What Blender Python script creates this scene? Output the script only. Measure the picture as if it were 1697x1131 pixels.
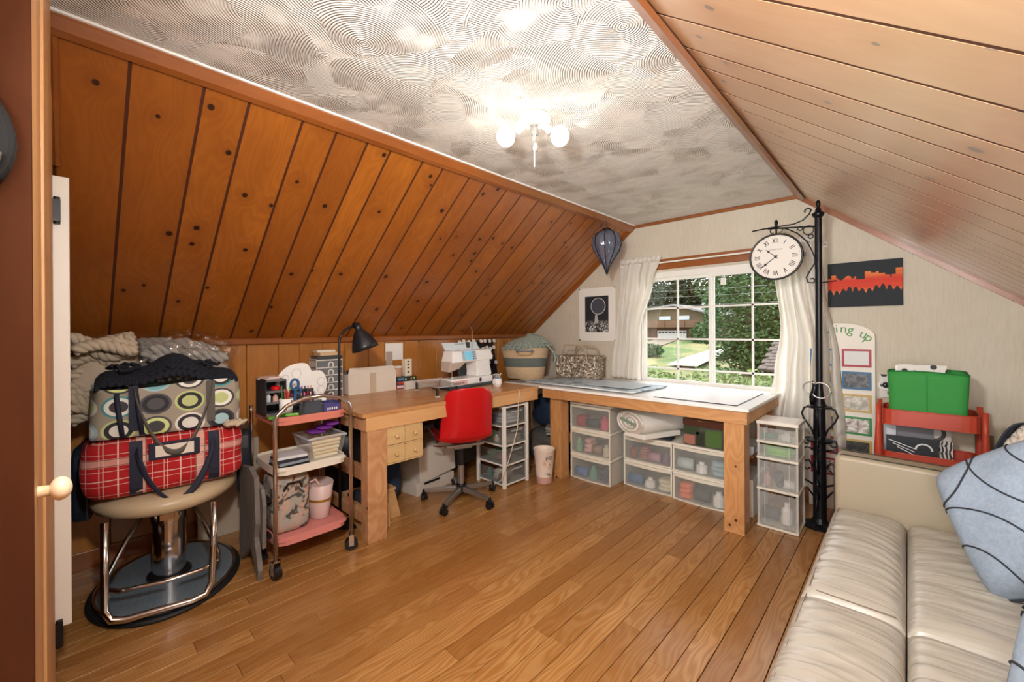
import bpy, math, random
from mathutils import Matrix, Vector
random.seed(7)
D = bpy.data
for o in list(D.objects): D.objects.remove(o)
SC = bpy.context.scene
COL = SC.collection
PI = math.pi

# ------------------------------------------------------------------ camera
F, YAW, ROLL, CH = 693.2, math.radians(43.38), -0.00607, 1.35
cam = D.cameras.new('camera'); co = D.objects.new('camera', cam); COL.objects.link(co)
fw = Vector((-math.sin(YAW), math.cos(YAW), 0)); rt = Vector((math.cos(YAW), math.sin(YAW), 0)); up = Vector((0, 0, 1))
r2 = rt*math.cos(ROLL)+up*math.sin(ROLL); u2 = -rt*math.sin(ROLL)+up*math.cos(ROLL)
m = Matrix.Identity(4)
for i in range(3): m[i][0] = r2[i]; m[i][1] = u2[i]; m[i][2] = -fw[i]
m[2][3] = CH
co.matrix_world = m
cam.sensor_width = 36; cam.lens = F/1697*36; cam.shift_y = -18.5/1697; cam.clip_start = 0.02; cam.clip_end = 400
SC.camera = co
# ------------------------------------------------------------------ light
W = D.worlds.new('sky'); SC.world = W; W.use_nodes = True
wn = W.node_tree; wn.nodes.clear()
wo = wn.nodes.new('ShaderNodeOutputWorld'); bg = wn.nodes.new('ShaderNodeBackground'); sk = wn.nodes.new('ShaderNodeTexSky')
sk.sky_type = 'HOSEK_WILKIE'; sk.turbidity = 8; sk.ground_albedo = .4
sk.sun_direction = Vector((-.5, .3, .8)).normalized()
mx = wn.nodes.new('ShaderNodeMix'); mx.data_type = 'RGBA'; mx.inputs[0].default_value = .8
wn.links.new(sk.outputs[0], mx.inputs[6]); mx.inputs[7].default_value = (.95, .98, 1.0, 1)
wn.links.new(mx.outputs[2], bg.inputs[0]); bg.inputs[1].default_value = 3.4
wn.links.new(bg.outputs[0], wo.inputs[0])
def light(name, typ, loc, target, energy, color=(1, 1, 1), size=1, sizey=None, **k):
    l = D.lights.new(name, typ); l.energy = energy; l.color = color
    if typ == 'AREA':
        l.shape = 'RECTANGLE' if sizey else 'SQUARE'; l.size = size
        if sizey: l.size_y = sizey
    for a, b in k.items():
        if hasattr(l, a): setattr(l, a, b)
        elif a == 'portal': l.cycles.is_portal = True
    o = D.objects.new(name, l); COL.objects.link(o); o.location = loc
    o.rotation_euler = (Vector(target)-Vector(loc)).to_track_quat('-Z', 'Y').to_euler()
    return o
light('window_portal', 'AREA', (-1.28, 4.12, 1.35), (-1.28, 0, 1.35), 1, size=1.5, sizey=1.2, portal=True)
light('rear_room_fill', 'AREA', (-.1, -2.3, 1.45), (-1.0, 3, 1.0), 110, (.95, .98, 1), 1.7, 1.4)  # room fill added behind the camera; the back wall has no window
light('camera_flash', 'AREA', (-.46, .12, 1.84), (-1.45, 2.6, 1.2), 34, (1, .98, .95), .16)
light('slope_fill', 'AREA', (.05, -.3, 1.5), (.05, .6, 2.6), 22, (1, .98, .95), .4)  # added upward fill for ceiling and right slope, in place of window glare
light('sun', 'SUN', (-8, 8, 20), (-1, 12, 0), 1.6, (1, .96, .88), angle=.05)
VS = SC.view_settings
VS.view_transform = 'Standard'; VS.look = 'None'; VS.gamma = 1; VS.use_curve_mapping = False; VS.exposure = 0.47

# ------------------------------------------------------------------ helpers
def hexc(s, a=1.0):
    s = s.lstrip('#'); o = []
    for i in (0, 2, 4):
        x = int(s[i:i+2], 16)/255; o.append(x/12.92 if x <= .04045 else ((x+.055)/1.055)**2.4)
    return (*o, a)
class N:
    """tiny node-tree writer"""
    def __init__(s, name):
        s.m = D.materials.new(name); s.m.use_nodes = True; s.t = s.m.node_tree; s.t.nodes.clear()
        s.out = s.new('OutputMaterial'); s.p = s.new('BsdfPrincipled'); s.L(s.p.outputs[0], s.out.inputs[0])
    def new(s, t): return s.t.nodes.new('ShaderNode'+t)
    def L(s, a, b): s.t.links.new(a, b)
    def put(s, sock, v):
        if isinstance(v, bpy.types.NodeSocket): s.L(v, sock)
        elif v is not None:
            if sock.type == 'RGBA' and not isinstance(v, (int, float)): v = hexc(v) if isinstance(v, str) else v
            sock.default_value = v
    def math(s, op, a, b=None, c=None, clamp=False):
        n = s.new('Math'); n.operation = op; n.use_clamp = clamp
        for i, v in enumerate((a, b, c)):
            if v is not None: s.put(n.inputs[i], v)
        return n.outputs[0]
    def mix(s, f, a, b, blend='MIX'):
        n = s.new('Mix'); n.data_type = 'RGBA'; n.blend_type = blend; s.put(n.inputs[0], f); s.put(n.inputs[6], a); s.put(n.inputs[7], b); return n.outputs[2]
    def coord(s, k='Object'): return s.new('TexCoord').outputs[k]
    def map(s, v, scale=(1, 1, 1), loc=(0, 0, 0), rot=(0, 0, 0)):
        n = s.new('Mapping'); s.L(v, n.inputs[0]); s.put(n.inputs[1], loc); s.put(n.inputs[2], rot); s.put(n.inputs[3], scale); return n.outputs[0]
    def sep(s, v): n = s.new('SeparateXYZ'); s.L(v, n.inputs[0]); return n.outputs
    def comb(s, x, y, z):
        n = s.new('CombineXYZ')
        for i, v in enumerate((x, y, z)): s.put(n.inputs[i], v)
        return n.outputs[0]
    def noise(s, v, sc=5, det=2, rough=.5, dist=0):
        n = s.new('TexNoise'); s.L(v, n.inputs['Vector']); n.inputs['Scale'].default_value = sc; n.inputs['Detail'].default_value = det
        n.inputs['Roughness'].default_value = rough; n.inputs['Distortion'].default_value = dist; return n.outputs['Fac']
    def vor(s, v, sc=5, feat='F1', rnd=1.0, out='Distance', dim='3D'):
        n = s.new('TexVoronoi'); n.voronoi_dimensions = dim; n.feature = feat; s.L(v, n.inputs['Vector']); n.inputs['Scale'].default_value = sc; n.inputs['Randomness'].default_value = rnd
        return n.outputs[out]
    def wave(s, v, sc=5, dist=0, det=2, dsc=1, typ='BANDS', dr='X', prof='SIN'):
        n = s.new('TexWave'); n.wave_type = typ; n.wave_profile = prof
        if typ == 'BANDS': n.bands_direction = dr
        else: n.rings_direction = dr
        s.L(v, n.inputs['Vector']); n.inputs['Scale'].default_value = sc; n.inputs['Distortion'].default_value = dist
        n.inputs['Detail'].default_value = det; n.inputs['Detail Scale'].default_value = dsc; return n.outputs['Fac']
    def ramp(s, f, stops, const=False):
        n = s.new('ValToRGB'); cr = n.color_ramp; s.L(f, n.inputs[0])
        if const: cr.interpolation = 'CONSTANT'
        while len(cr.elements) < len(stops): cr.elements.new(.5)
        for e, (p, c) in zip(cr.elements, stops): e.position = p; e.color = hexc(c) if isinstance(c, str) else (c, c, c, 1)
        return n.outputs[0]
    def rnd(s): return s.new('ObjectInfo').outputs['Random']
    def wn(s, v): n = s.new('TexWhiteNoise'); n.noise_dimensions = '3D'; s.L(v, n.inputs[0]); return n.outputs
    def bump(s, h, strength=.3, dist=.01):
        n = s.new('Bump'); n.inputs['Strength'].default_value = strength; n.inputs['Distance'].default_value = dist
        s.L(h, n.inputs['Height']); s.L(n.outputs[0], s.p.inputs['Normal']); return n.outputs[0]
    def set(s, col=None, rough=None, metal=None, **k):
        if col is not None: s.put(s.p.inputs['Base Color'], col)
        if rough is not None: s.put(s.p.inputs['Roughness'], rough)
        if metal is not None: s.put(s.p.inputs['Metallic'], metal)
        for a, b in k.items(): s.put(s.p.inputs[a.replace('_', ' ')], b)
        return s
_P = {}
def plain(col, rough=.5, metal=0, bump=0, bs=200, trans=0, emit=0, **k):
    key = (col, rough, metal, bump, bs, trans, emit, tuple(sorted(k.items())))
    if key in _P: return _P[key]
    n = N('surface_'+col.strip('#')); c = n.coord()
    v = n.noise(c, 9, 3)
    n.set(n.mix(n.math('MULTIPLY', v, .25), col, tuple(x*.72 for x in hexc(col)[:3])+(1,)), rough, metal, **k)
    if emit: n.set(Emission_Color=hexc(col), Emission_Strength=emit)
    if bump: n.bump(n.noise(c, bs, 3), bump, .003)
    if trans:
        t = n.new('BsdfTransparent'); mxs = n.new('MixShader'); mxs.inputs[0].default_value = trans
        n.L(n.p.outputs[0], mxs.inputs[1]); n.L(t.outputs[0], mxs.inputs[2]); n.L(mxs.outputs[0], n.out.inputs[0])
    _P[key] = n.m
    return n.m
def wood(name, light, mid, dark, axis='X', rough=.35, coat=0, knots=0, ring=14, grain=.5, var=.35, bump=.08, knotc='#2a0f05', coatr=.15, warpk=1.5):
    """long-grain wood; axis = direction of the grain in object space"""
    n = N(name); c = n.coord(); s = n.sep(c); r = n.rnd()
    a, b, d = {'X': (0, 1, 2), 'Y': (1, 0, 2), 'Z': (2, 0, 1)}[axis]
    off = n.math('MULTIPLY', r, 37.0)
    A = n.math('ADD', s[a], off); B = n.math('ADD', s[b], n.math('MULTIPLY', r, 11.0)); Dp = s[d]
    v = n.comb(A, B, Dp)
    warp = n.noise(n.map(v, (1.1, 5, 5)), 1.6, 2)
    kd = None
    if knots:
        kv = n.map(n.comb(A, B, 0.0), (knots, knots*1.15, 1)); kd = n.vor(kv, 1.0, 'F1', 1.0, dim='2D')
        pull = n.math('POWER', n.math('SUBTRACT', 1.0, n.math('MINIMUM', n.math('MULTIPLY', kd, 2.2), 1.0)), 2.0)
        warp = n.math('ADD', warp, n.math('MULTIPLY', pull, .3))
    bands = n.math('SINE', n.math('MULTIPLY', n.math('ADD', n.math('ADD', n.math('MULTIPLY', B, 3.0), n.math('MULTIPLY', Dp, 3.0)), n.math('MULTIPLY', warp, float(warpk))), float(ring)*2.5))
    bands = n.math('MULTIPLY', n.math('ADD', bands, 1.0), .5)
    fine = n.noise(n.map(v, (4, 130, 130)), 1.5, 3, .6)
    f = n.math('ADD', n.math('MULTIPLY', bands, .55*grain), n.math('MULTIPLY', fine, .75*grain))
    col = n.mix(f, light, mid)
    big = n.noise(n.map(v, (1.3, 4, 4)), 1.3, 2)
    col = n.mix(n.math('MULTIPLY', n.math('SUBTRACT', big, .3), 1.1, clamp=True), col, dark)
    col = n.mix(n.math('MULTIPLY', r, var), col, dark)
    if knots:
        sz = n.math('ADD', .004, n.math('MULTIPLY', n.noise(kv, .9, 1), .075))
        k1 = n.math('SUBTRACT', 1.0, n.math('DIVIDE', kd, sz), clamp=True)
        k1 = n.math('MULTIPLY', k1, 3.0, clamp=True)
        halo = n.math('SUBTRACT', 1.0, n.math('MULTIPLY', kd, 5.0), clamp=True)
        col = n.mix(n.math('MULTIPLY', halo, .45), col, dark)
        col = n.mix(k1, col, knotc)
    n.set(col, rough)
    if coat: n.set(Coat_Weight=coat, Coat_Roughness=coatr)
    if bump: n.bump(f, bump, .002)
    return n.m

class MB:
    def __init__(s): s.v = []; s.f = []; s.m = Matrix.Identity(4); s.sm = []
    def at(s, loc=(0, 0, 0), rz=0, rx=0, ry=0):
        s.m = Matrix.Translation(loc) @ Matrix.Rotation(rz, 4, 'Z') @ Matrix.Rotation(ry, 4, 'Y') @ Matrix.Rotation(rx, 4, 'X'); return s
    def add(s, vs, fs):
        b = len(s.v); s.v += [tuple(s.m @ Vector(p)) for p in vs]; s.f += [tuple(i+b for i in f) for f in fs]; return s
    def box(s, x0, x1, y0, y1, z0, z1):
        return s.add([(x0, y0, z0), (x1, y0, z0), (x1, y1, z0), (x0, y1, z0), (x0, y0, z1), (x1, y0, z1), (x1, y1, z1), (x0, y1, z1)],
                     [(3, 2, 1, 0), (4, 5, 6, 7), (0, 1, 5, 4), (1, 2, 6, 5), (2, 3, 7, 6), (3, 0, 4, 7)])
    def hexa(s, lo, hi):   # lo, hi: four points each, same winding (ccw seen from above)
        return s.add(list(lo)+list(hi), [(3, 2, 1, 0), (4, 5, 6, 7), (0, 1, 5, 4), (1, 2, 6, 5), (2, 3, 7, 6), (3, 0, 4, 7)])
    def prism(s, pts, ax, a, b):
        n = len(pts)
        def P(p, t): return {'X': (t, p[0], p[1]), 'Y': (p[0], t, p[1]), 'Z': (p[0], p[1], t)}[ax]
        vs = [P(p, a) for p in pts]+[P(p, b) for p in pts]
        return s.add(vs, [tuple(range(n))[::-1], tuple(range(n, 2*n))]+[(i, (i+1) % n, n+(i+1) % n, n+i) for i in range(n)])
    def tube(s, pts, r, n=8, closed=False, caps=True):
        P = [Vector(p) for p in pts]; k = len(P); rr = r if isinstance(r, (list, tuple)) else [r]*k
        T = []
        for i in range(k):
            a = P[(i-1) % k] if (closed or i > 0) else P[i]; b = P[(i+1) % k] if (closed or i < k-1) else P[i]
            T.append((b-a).normalized() if (b-a).length > 1e-9 else Vector((0, 0, 1)))
        ref = Vector((0, 0, 1)) if abs(T[0].z) < .9 else Vector((1, 0, 0))
        u = T[0].cross(ref).normalized(); vs = []
        for i in range(k):
            u = (u-T[i]*u.dot(T[i])); u = u.normalized() if u.length > 1e-6 else T[i].orthogonal().normalized()
            w = T[i].cross(u)
            for j in range(n):
                t = 2*PI*j/n; vs.append(P[i]+(u*math.cos(t)+w*math.sin(t))*rr[i])
        fs = [(i*n+j, i*n+(j+1) % n, ((i+1) % k)*n+(j+1) % n, ((i+1) % k)*n+j) for i in range(k if closed else k-1) for j in range(n)]
        if caps and not closed: fs += [tuple(range(n))[::-1], tuple(range((k-1)*n, k*n))]
        return s.add(vs, fs)
    def cyl(s, p0, p1, r0, r1=None, n=16): return s.tube([p0, p1], [r0, r0 if r1 is None else r1], n)
    def lathe(s, prof, n=24, c=(0, 0, 0), sx=1, sy=1):
        vs = [(c[0]+r*math.cos(2*PI*j/n)*sx, c[1]+r*math.sin(2*PI*j/n)*sy, c[2]+z) for r, z in prof for j in range(n)]
        fs = [(i*n+j, i*n+(j+1) % n, (i+1)*n+(j+1) % n, (i+1)*n+j) for i in range(len(prof)-1) for j in range(n)]
        if prof[0][0] > 1e-6: fs.append(tuple(range(n))[::-1])
        if prof[-1][0] > 1e-6: fs.append(tuple(range((len(prof)-1)*n, len(prof)*n)))
        return s.add(vs, fs)
    def ball(s, c, r, nu=10, nv=6, M3=None):
        r = (r, r, r) if isinstance(r, (int, float)) else r; vs = []; M3 = M3 or Matrix.Identity(3)
        for i in range(nv+1):
            a = PI*i/nv
            for j in range(nu):
                b = 2*PI*j/nu; p = M3 @ Vector((r[0]*math.sin(a)*math.cos(b), r[1]*math.sin(a)*math.sin(b), r[2]*math.cos(a)))
                vs.append((c[0]+p.x, c[1]+p.y, c[2]+p.z))
        return s.add(vs, [(i*nu+j, (i+1)*nu+j, (i+1)*nu+(j+1) % nu, i*nu+(j+1) % nu) for i in range(nv) for j in range(nu)])
    def grid(s, fn, nu, nv, closeu=False):
        vs = [fn(i/nu, j/nv) for j in range(nv+1) for i in range(nu+(0 if closeu else 1))]; w = nu if closeu else nu+1
        return s.add(vs, [(j*w+i, j*w+(i+1) % w, (j+1)*w+(i+1) % w, (j+1)*w+i) for j in range(nv) for i in range(nu)])
    def pillow(s, w, h, t, c=(0, 0, 0), n=14, p=.45, M3=None, wob=0):   # soft pad: w,h half sizes, t half thickness
        M3 = M3 or Matrix.Identity(3)
        def side(sg):
            def fn(u, v):
                x = 2*u-1; y = 2*v-1; e = max(0, (1-x**4))*max(0, (1-y**4)); z = sg*t*(e**p)
                z += wob*math.sin(x*5+y*3)*math.sin(y*6-x)*e
                sh = 1-.06*(1-abs(y)**2)*abs(x)**6
                k_ = 1-.13*(x*x*y*y); q = M3 @ Vector((x*w*sh*(1-.05*(1-y*y))*k_, y*h*(1-.05*(1-x*x))*k_, z)); return (c[0]+q.x, c[1]+q.y, c[2]+q.z)
            return fn
        s.grid(side(1), n, n); b = len(s.f); s.grid(side(-1), n, n)
        s.f[b:] = [f[::-1] for f in s.f[b:]]
        return s
    def rbox(s, x0, x1, y0, y1, z0, z1, r=.02, k=3):   # box with rounded vertical edges
        pts = []
        for cx, cy, a0 in ((x1-r, y1-r, 0), (x0+r, y1-r, 90), (x0+r, y0+r, 180), (x1-r, y0+r, 270)):
            for i in range(k+1):
                a = math.radians(a0+90*i/k); pts.append((cx+r*math.cos(a), cy+r*math.sin(a)))
        return s.prism(pts, 'Z', z0, z1)
    def build(s, name, mat, parent=None, smooth=False, bevel=0, seg=2, sub=0, solid=0, world=None, **k):
        me = D.meshes.new(name); vs = s.v
        wm = WORLD.get(parent) if (parent is not None and world is not False) else None
        if wm is not None: vs = [tuple(wm @ Vector(p)) for p in vs]
        me.from_pydata(vs, [], s.f); me.update()
        o = D.objects.new(name, me); COL.objects.link(o)
        if mat: me.materials.append(mat)
        if smooth: me.polygons.foreach_set('use_smooth', [True]*len(me.polygons))
        if parent is not None:
            o.parent = parent
            if wm is not None: WORLD[o] = wm
        if solid: q = o.modifiers.new('t', 'SOLIDIFY'); q.thickness = solid; q.offset = 0
        if bevel:
            q = o.modifiers.new('b', 'BEVEL'); q.width = bevel; q.segments = seg; q.limit_method = 'ANGLE'; q.angle_limit = math.radians(35)
            if smooth is False and seg > 1: me.polygons.foreach_set('use_smooth', [False]*len(me.polygons))
        if sub: q = o.modifiers.new('s', 'SUBSURF'); q.levels = sub; q.render_levels = sub
        for a, b in k.items(): o[a] = b
        return o
WORLD = {}
def thing(name, label, cat, loc=(0, 0, 0), rz=0, group=None, world=False):
    """an Empty at the thing's base; world=True: its parts are written in room coordinates"""
    o = D.objects.new(name, None); COL.objects.link(o); o.location = loc; o.rotation_euler = (0, 0, rz); o.empty_display_size = .05
    o['label'] = label; o['category'] = cat
    if group: o['group'] = group
    if world: WORLD[o] = (Matrix.Translation(loc) @ Matrix.Rotation(rz, 4, 'Z')).inverted()
    return o
def tag(o, label, cat, group=None):
    o['label'] = label; o['category'] = cat
    if group: o['group'] = group
    return o
def struct(o): o['kind'] = 'structure'; return o
def dup(o, parent=None, **k):
    c = o.copy(); COL.objects.link(c)
    if parent is not None: c.parent = parent
    for a, b in k.items(): c[a] = b
    for ch in o.children: dup(ch, c)
    return c
def centred(mb, name, mat, label, cat, group=None, **k):
    """one-mesh thing written in room coordinates; its origin goes to the middle of its foot"""
    xs = [p[0] for p in mb.v]; ys = [p[1] for p in mb.v]; zs = [p[2] for p in mb.v]
    c = Vector(((min(xs)+max(xs))/2, (min(ys)+max(ys))/2, min(zs)))
    mb.v = [tuple(Vector(p)-c) for p in mb.v]; o = mb.build(name, mat, **k); o.location = c
    return tag(o, label, cat, group)
def text(name, s, size, mat, M, parent=None, depth=.0012, align='CENTER'):
    cu = D.curves.new(name, 'FONT'); cu.body = s; cu.size = size; cu.extrude = depth; cu.align_x = align; cu.align_y = 'CENTER'
    cu.resolution_u = 2
    t = D.objects.new(name, cu); COL.objects.link(t)
    dg = bpy.context.evaluated_depsgraph_get(); me = D.meshes.new_from_object(t.evaluated_get(dg))
    D.objects.remove(t)
    b = MB(); b.m = M; b.add([tuple(v.co) for v in me.vertices], [tuple(p.vertices) for p in me.polygons])
    D.meshes.remove(me)
    return b.build(name, mat, parent)
def axes(o, x, y, z):
    m = Matrix.Identity(4)
    for i in range(3): m[i][0] = x[i]; m[i][1] = y[i]; m[i][2] = z[i]; m[i][3] = o[i]
    return m
def arc(c, r, a0, a1, n, pl='XZ', ry=None):
    ry = ry or r; o = []
    for i in range(n+1):
        a = math.radians(a0+(a1-a0)*i/n); u, v = r*math.cos(a), ry*math.sin(a)
        o.append({'XZ': (c[0]+u, c[1], c[2]+v), 'YZ': (c[0], c[1]+u, c[2]+v), 'XY': (c[0]+u, c[1]+v, c[2])}[pl])
    return o

# ------------------------------------------------------------------ materials
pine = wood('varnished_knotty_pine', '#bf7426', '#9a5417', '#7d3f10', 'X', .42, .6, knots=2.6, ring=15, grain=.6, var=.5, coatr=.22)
pineR = wood('varnished_pine_glare', '#dab189', '#c6956a', '#b48054', 'X', .42, 1.0, knots=2.4, ring=9, grain=.5, var=.3, knotc='#7b6a5c', coatr=.28)  # right slope pine, its colour paled to carry the window glare
pineR.node_tree.nodes['Principled BSDF'].inputs['Coat IOR'].default_value = 2.1
pineZ = wood('varnished_pine_wainscot', '#c98638', '#ad6d2a', '#8f561e', 'X', .42, .4, knots=1.9, ring=10, grain=.55, var=.4)
moldm = wood('varnished_moulding', '#a05c26', '#84471a', '#6e3812', 'X', .35, .5, grain=.4, var=.1)
moldY = wood('varnished_moulding_y', '#a05c26', '#84471a', '#6e3812', 'Y', .35, .5, grain=.4, var=.1)
darkjoint = plain('#2a1206', .8); jointm = plain('#4a220b', .6)
oak = wood('oak_floor', '#d8ab70', '#a8733a', '#8a5824', 'X', .32, .35, ring=30, grain=1.0, var=.7, warpk=.9, bump=.15, coatr=.2)
deskw = wood('butcher_block_pine', '#ecc48e', '#cc965c', '#a86c3a', 'Y', .4, .25, ring=8, grain=1.0, var=.5)
deskA = wood('pale_framing_lumber', '#e0b380', '#cf9a62', '#b9824a', 'Y', .55, 0, ring=6, grain=.5, var=.15)
deskL = wood('framing_lumber_leg', '#e3b88c', '#c08a5c', '#a87347', 'Z', .55, 0, knots=3, ring=9, grain=.9, var=.2)
benchX = wood('douglas_fir_apron', '#d3a06c', '#b8824e', '#a06a3a', 'X', .5, .1, knots=3.6, ring=12, grain=.9, var=.1)
benchZ = wood('douglas_fir_leg', '#d3a06a', '#b8804a', '#a06836', 'Z', .5, .1, knots=3.6, ring=12, grain=.9, var=.1)
greyw = wood('weathered_grey_board', '#8c8780', '#6c6862', '#57534d', 'Z', .8, 0, ring=9, grain=.9, var=.1)
pinedrawer = wood('raw_pine_drawer', '#dcbd8a', '#cba771', '#b8935c', 'Y', .6, 0, ring=7, grain=.5, var=.2)
plyw = wood('raw_plywood', '#d0a878', '#bd935f', '#a87f4c', 'Y', .6, 0, ring=7, grain=.6, var=.2)
casing = wood('pale_pine_casing', '#d7a872', '#bd8650', '#9c6637', 'Z', .5, .1, ring=10, grain=.6, var=.2)
jambm = wood('dark_pine_jamb', '#4a2510', '#381a0a', '#281206', 'Z', .85, 0, knots=1.2, ring=9, grain=.5, var=.1)
jambm.node_tree.nodes['Principled BSDF'].inputs['Specular IOR Level'].default_value = .1
chrome = plain('#d8d8da', .12, 1); steel = plain('#b4b4b2', .35, .85); blackp = plain('#15161a', .35); blackm = plain('#1b1b1e', .4, .3)
whitep = plain('#eeebe4', .4); cream = plain('#e6e0d2', .4); clearp = plain('#d9dcd8', .15, trans=.8); white = plain('#f4f3f0', .5)
milky = plain('#e6e1d5', .35, trans=.45); smoke = plain('#8d918e', .12, trans=.78)
paper = plain('#efece4', .7)
def plaster(kind):
    n = N('plaster_'+kind); c = n.coord()
    if kind == 'swirl':
        hs = None
        for i, (sc, th) in enumerate(((3.3, 0), (2.7, .46), (3.9, .52))):
            v = n.map(c, (1, 1, 0), (i*3.7, i*1.3, 0))
            vo = n.new('TexVoronoi'); vo.voronoi_dimensions = '2D'; vo.inputs['Scale'].default_value = sc; n.L(v, vo.inputs['Vector'])
            d = n.new('VectorMath'); d.operation = 'SUBTRACT'; n.L(v, d.inputs[0]); n.L(vo.outputs['Position'], d.inputs[1])
            o1 = n.new('VectorMath'); o1.operation = 'SUBTRACT'; n.L(vo.outputs['Color'], o1.inputs[0]); o1.inputs[1].default_value = (.5, .5, .5)
            o2 = n.new('VectorMath'); o2.operation = 'MULTIPLY_ADD'; n.L(o1.outputs[0], o2.inputs[0]); o2.inputs[1].default_value = (.6, .6, 0); n.L(d.outputs[0], o2.inputs[2])
            ln = n.new('VectorMath'); ln.operation = 'LENGTH'; n.L(o2.outputs[0], ln.inputs[0])
            wob = n.noise(c, 11, 2)
            rg = n.math('SINE', n.math('MULTIPLY', n.math('ADD', ln.outputs['Value'], n.math('MULTIPLY', wob, .008)), 640.0))
            rg = n.math('POWER', n.math('MULTIPLY', n.math('ADD', rg, 1.0), .5), 1.5)
            rg = n.math('MULTIPLY', rg, n.ramp(n.noise(n.map(c, (1, 1, 0), (i*5.1, 0, 0)), 6, 2), [(.36, .12), (.56, 1.0)]))
            if hs is None: hs = rg
            else:
                mk = n.ramp(n.noise(n.map(c, (1, 1, 0), (0, i*2.9, 0)), 2.6, 0), [(th, 0.0), (th+.015, 1.0)])
                mm = n.new('Mix'); n.L(mk, mm.inputs[0]); n.L(hs, mm.inputs[2]); n.L(rg, mm.inputs[3]); hs = mm.outputs[0]
        far = n.math('SUBTRACT', 1.25, n.math('MULTIPLY', n.sep(c)[1], .27), clamp=True)
        h = n.math('ADD', n.math('MULTIPLY', hs, n.math('ADD', n.math('MULTIPLY', far, .85), .12)), n.math('MULTIPLY', n.noise(c, 9, 5), 1.3))
        n.set(n.mix(n.noise(c, 3, 4), '#e8e4dd', '#d6d0c7'), .75); n.bump(h, .9, .009)
    else:
        v = n.noise(n.map(c, (60, 60, 7)), 1.2, 4, .6); w = n.noise(c, 45, 4)
        n.set(n.mix(n.math('ADD', n.math('MULTIPLY', n.noise(c, 2.5, 3), .5), n.math('MULTIPLY', v, .6)), '#e0d8c8', '#bfb39d'), .8); n.bump(n.math('ADD', v, n.math('MULTIPLY', w, .4)), .9, .006)
    return n.m
ceilm = plaster('swirl'); wallm = plaster('combed')

# ------------------------------------------------------------------ room shell
XL, XR, CX0, CX1, ZC, ZK, YE, YB = -3.42, .78, -2.02, -.62, 2.40, 1.30, 3.96, -2.35
K = (ZC-ZK)/(CX0-XL)
SL = math.hypot(CX0-XL, ZC-ZK)
floor = struct(MB().box(XL-.1, XR+.1, YB, YE+.1, -.06, -.018).build('floor', darkjoint))
def plank(parent, name, M, L, w, th, ch, mat, gap=.0008):
    a = gap; z = 0
    prof = [(a+.0, -th), (w-a, -th), (w-a, -ch), (w-a-ch, 0), (a+ch, 0), (a, -ch)]
    b = MB().prism(prof, 'X', 0, L)
    o = b.build(name, mat, parent, world=False); o.matrix_basis = M
    return o
# floor boards run along Y, 93 mm wide
BW = .0932; x = XR+.02; x = -.497+BW*14; row = 0
while x > XL:
    ys = [YB+.01]; y = YB+random.uniform(.3, 1.6)
    while y < YE-.35:
        ys.append(y); y += random.uniform(1.1, 2.7)
    ys.append(YE-.01)
    for a, b in zip(ys, ys[1:]):
        if b < -.15 and x < -1: continue
        if x+.0 < XL+.02: continue
        dz = random.uniform(-.0006, .0006)
        plank(floor, 'floor_board', axes((x, a+.001, dz), (0, 1, 0), (-1, 0, 0), (0, 0, 1)), b-a-.002, min(BW, x-XL), .017, .0012, oak, .0016)
    x -= BW
# flat ceiling
struct(MB().box(CX0, CX1, YB, YE, ZC, ZC+.05).build('ceiling', ceilm))
# left slope: boards running up the slope
nL = Vector((K, 0, -1)).normalized(); dL = Vector((CX0-XL, 0, ZC-ZK)).normalized()
nR = Vector((-K, 0, -1)).normalized(); dR = Vector((-(XR-CX1), 0, ZC-ZK)).normalized()
def slopeback(name, d, n, x0):
    b = MB(); p = Vector((x0, 0, ZK))-n*.0007; q = p+d*SL
    lo = [(p.x, YB, p.z), (p.x, YE, p.z), (q.x, YE, q.z), (q.x, YB, q.z)]
    hi = [(a[0]-n.x*.02, a[1], a[2]-n.z*.02) for a in lo]
    return struct(b.hexa(lo, hi).build(name, jointm))
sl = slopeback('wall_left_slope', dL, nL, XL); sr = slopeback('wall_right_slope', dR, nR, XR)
ysl = [-.04, .159, .384, .545, .767, .929, 1.095, 1.233, 1.444, 1.592, 1.807, 1.951, 2.156, 2.313, 2.509, 2.661, 2.865, 3.016, 3.197, 3.33, 3.461, 3.58, 3.702, 3.83, 3.958]
for a, b in zip(ysl, ysl[1:]):
    w = b-a; o = Vector((XL, a, ZK))
    # right-handed frame: length up the slope, width along +Y, normal into the room
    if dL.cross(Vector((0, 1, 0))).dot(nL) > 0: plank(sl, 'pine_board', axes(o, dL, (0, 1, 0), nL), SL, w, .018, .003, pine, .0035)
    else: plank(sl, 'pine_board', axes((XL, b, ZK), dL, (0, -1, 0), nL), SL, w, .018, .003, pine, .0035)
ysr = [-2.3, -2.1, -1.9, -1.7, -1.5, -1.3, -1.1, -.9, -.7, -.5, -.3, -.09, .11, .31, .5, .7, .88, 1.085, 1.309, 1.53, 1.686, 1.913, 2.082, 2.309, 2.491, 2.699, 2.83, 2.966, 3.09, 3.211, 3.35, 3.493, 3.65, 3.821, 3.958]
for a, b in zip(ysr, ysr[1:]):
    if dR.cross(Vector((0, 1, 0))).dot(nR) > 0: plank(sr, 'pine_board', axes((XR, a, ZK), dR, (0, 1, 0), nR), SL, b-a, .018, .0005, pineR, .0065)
    else: plank(sr, 'pine_board', axes((XR, b, ZK), dR, (0, -1, 0), nR), SL, b-a, .018, .0005, pineR, .0065)
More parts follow.
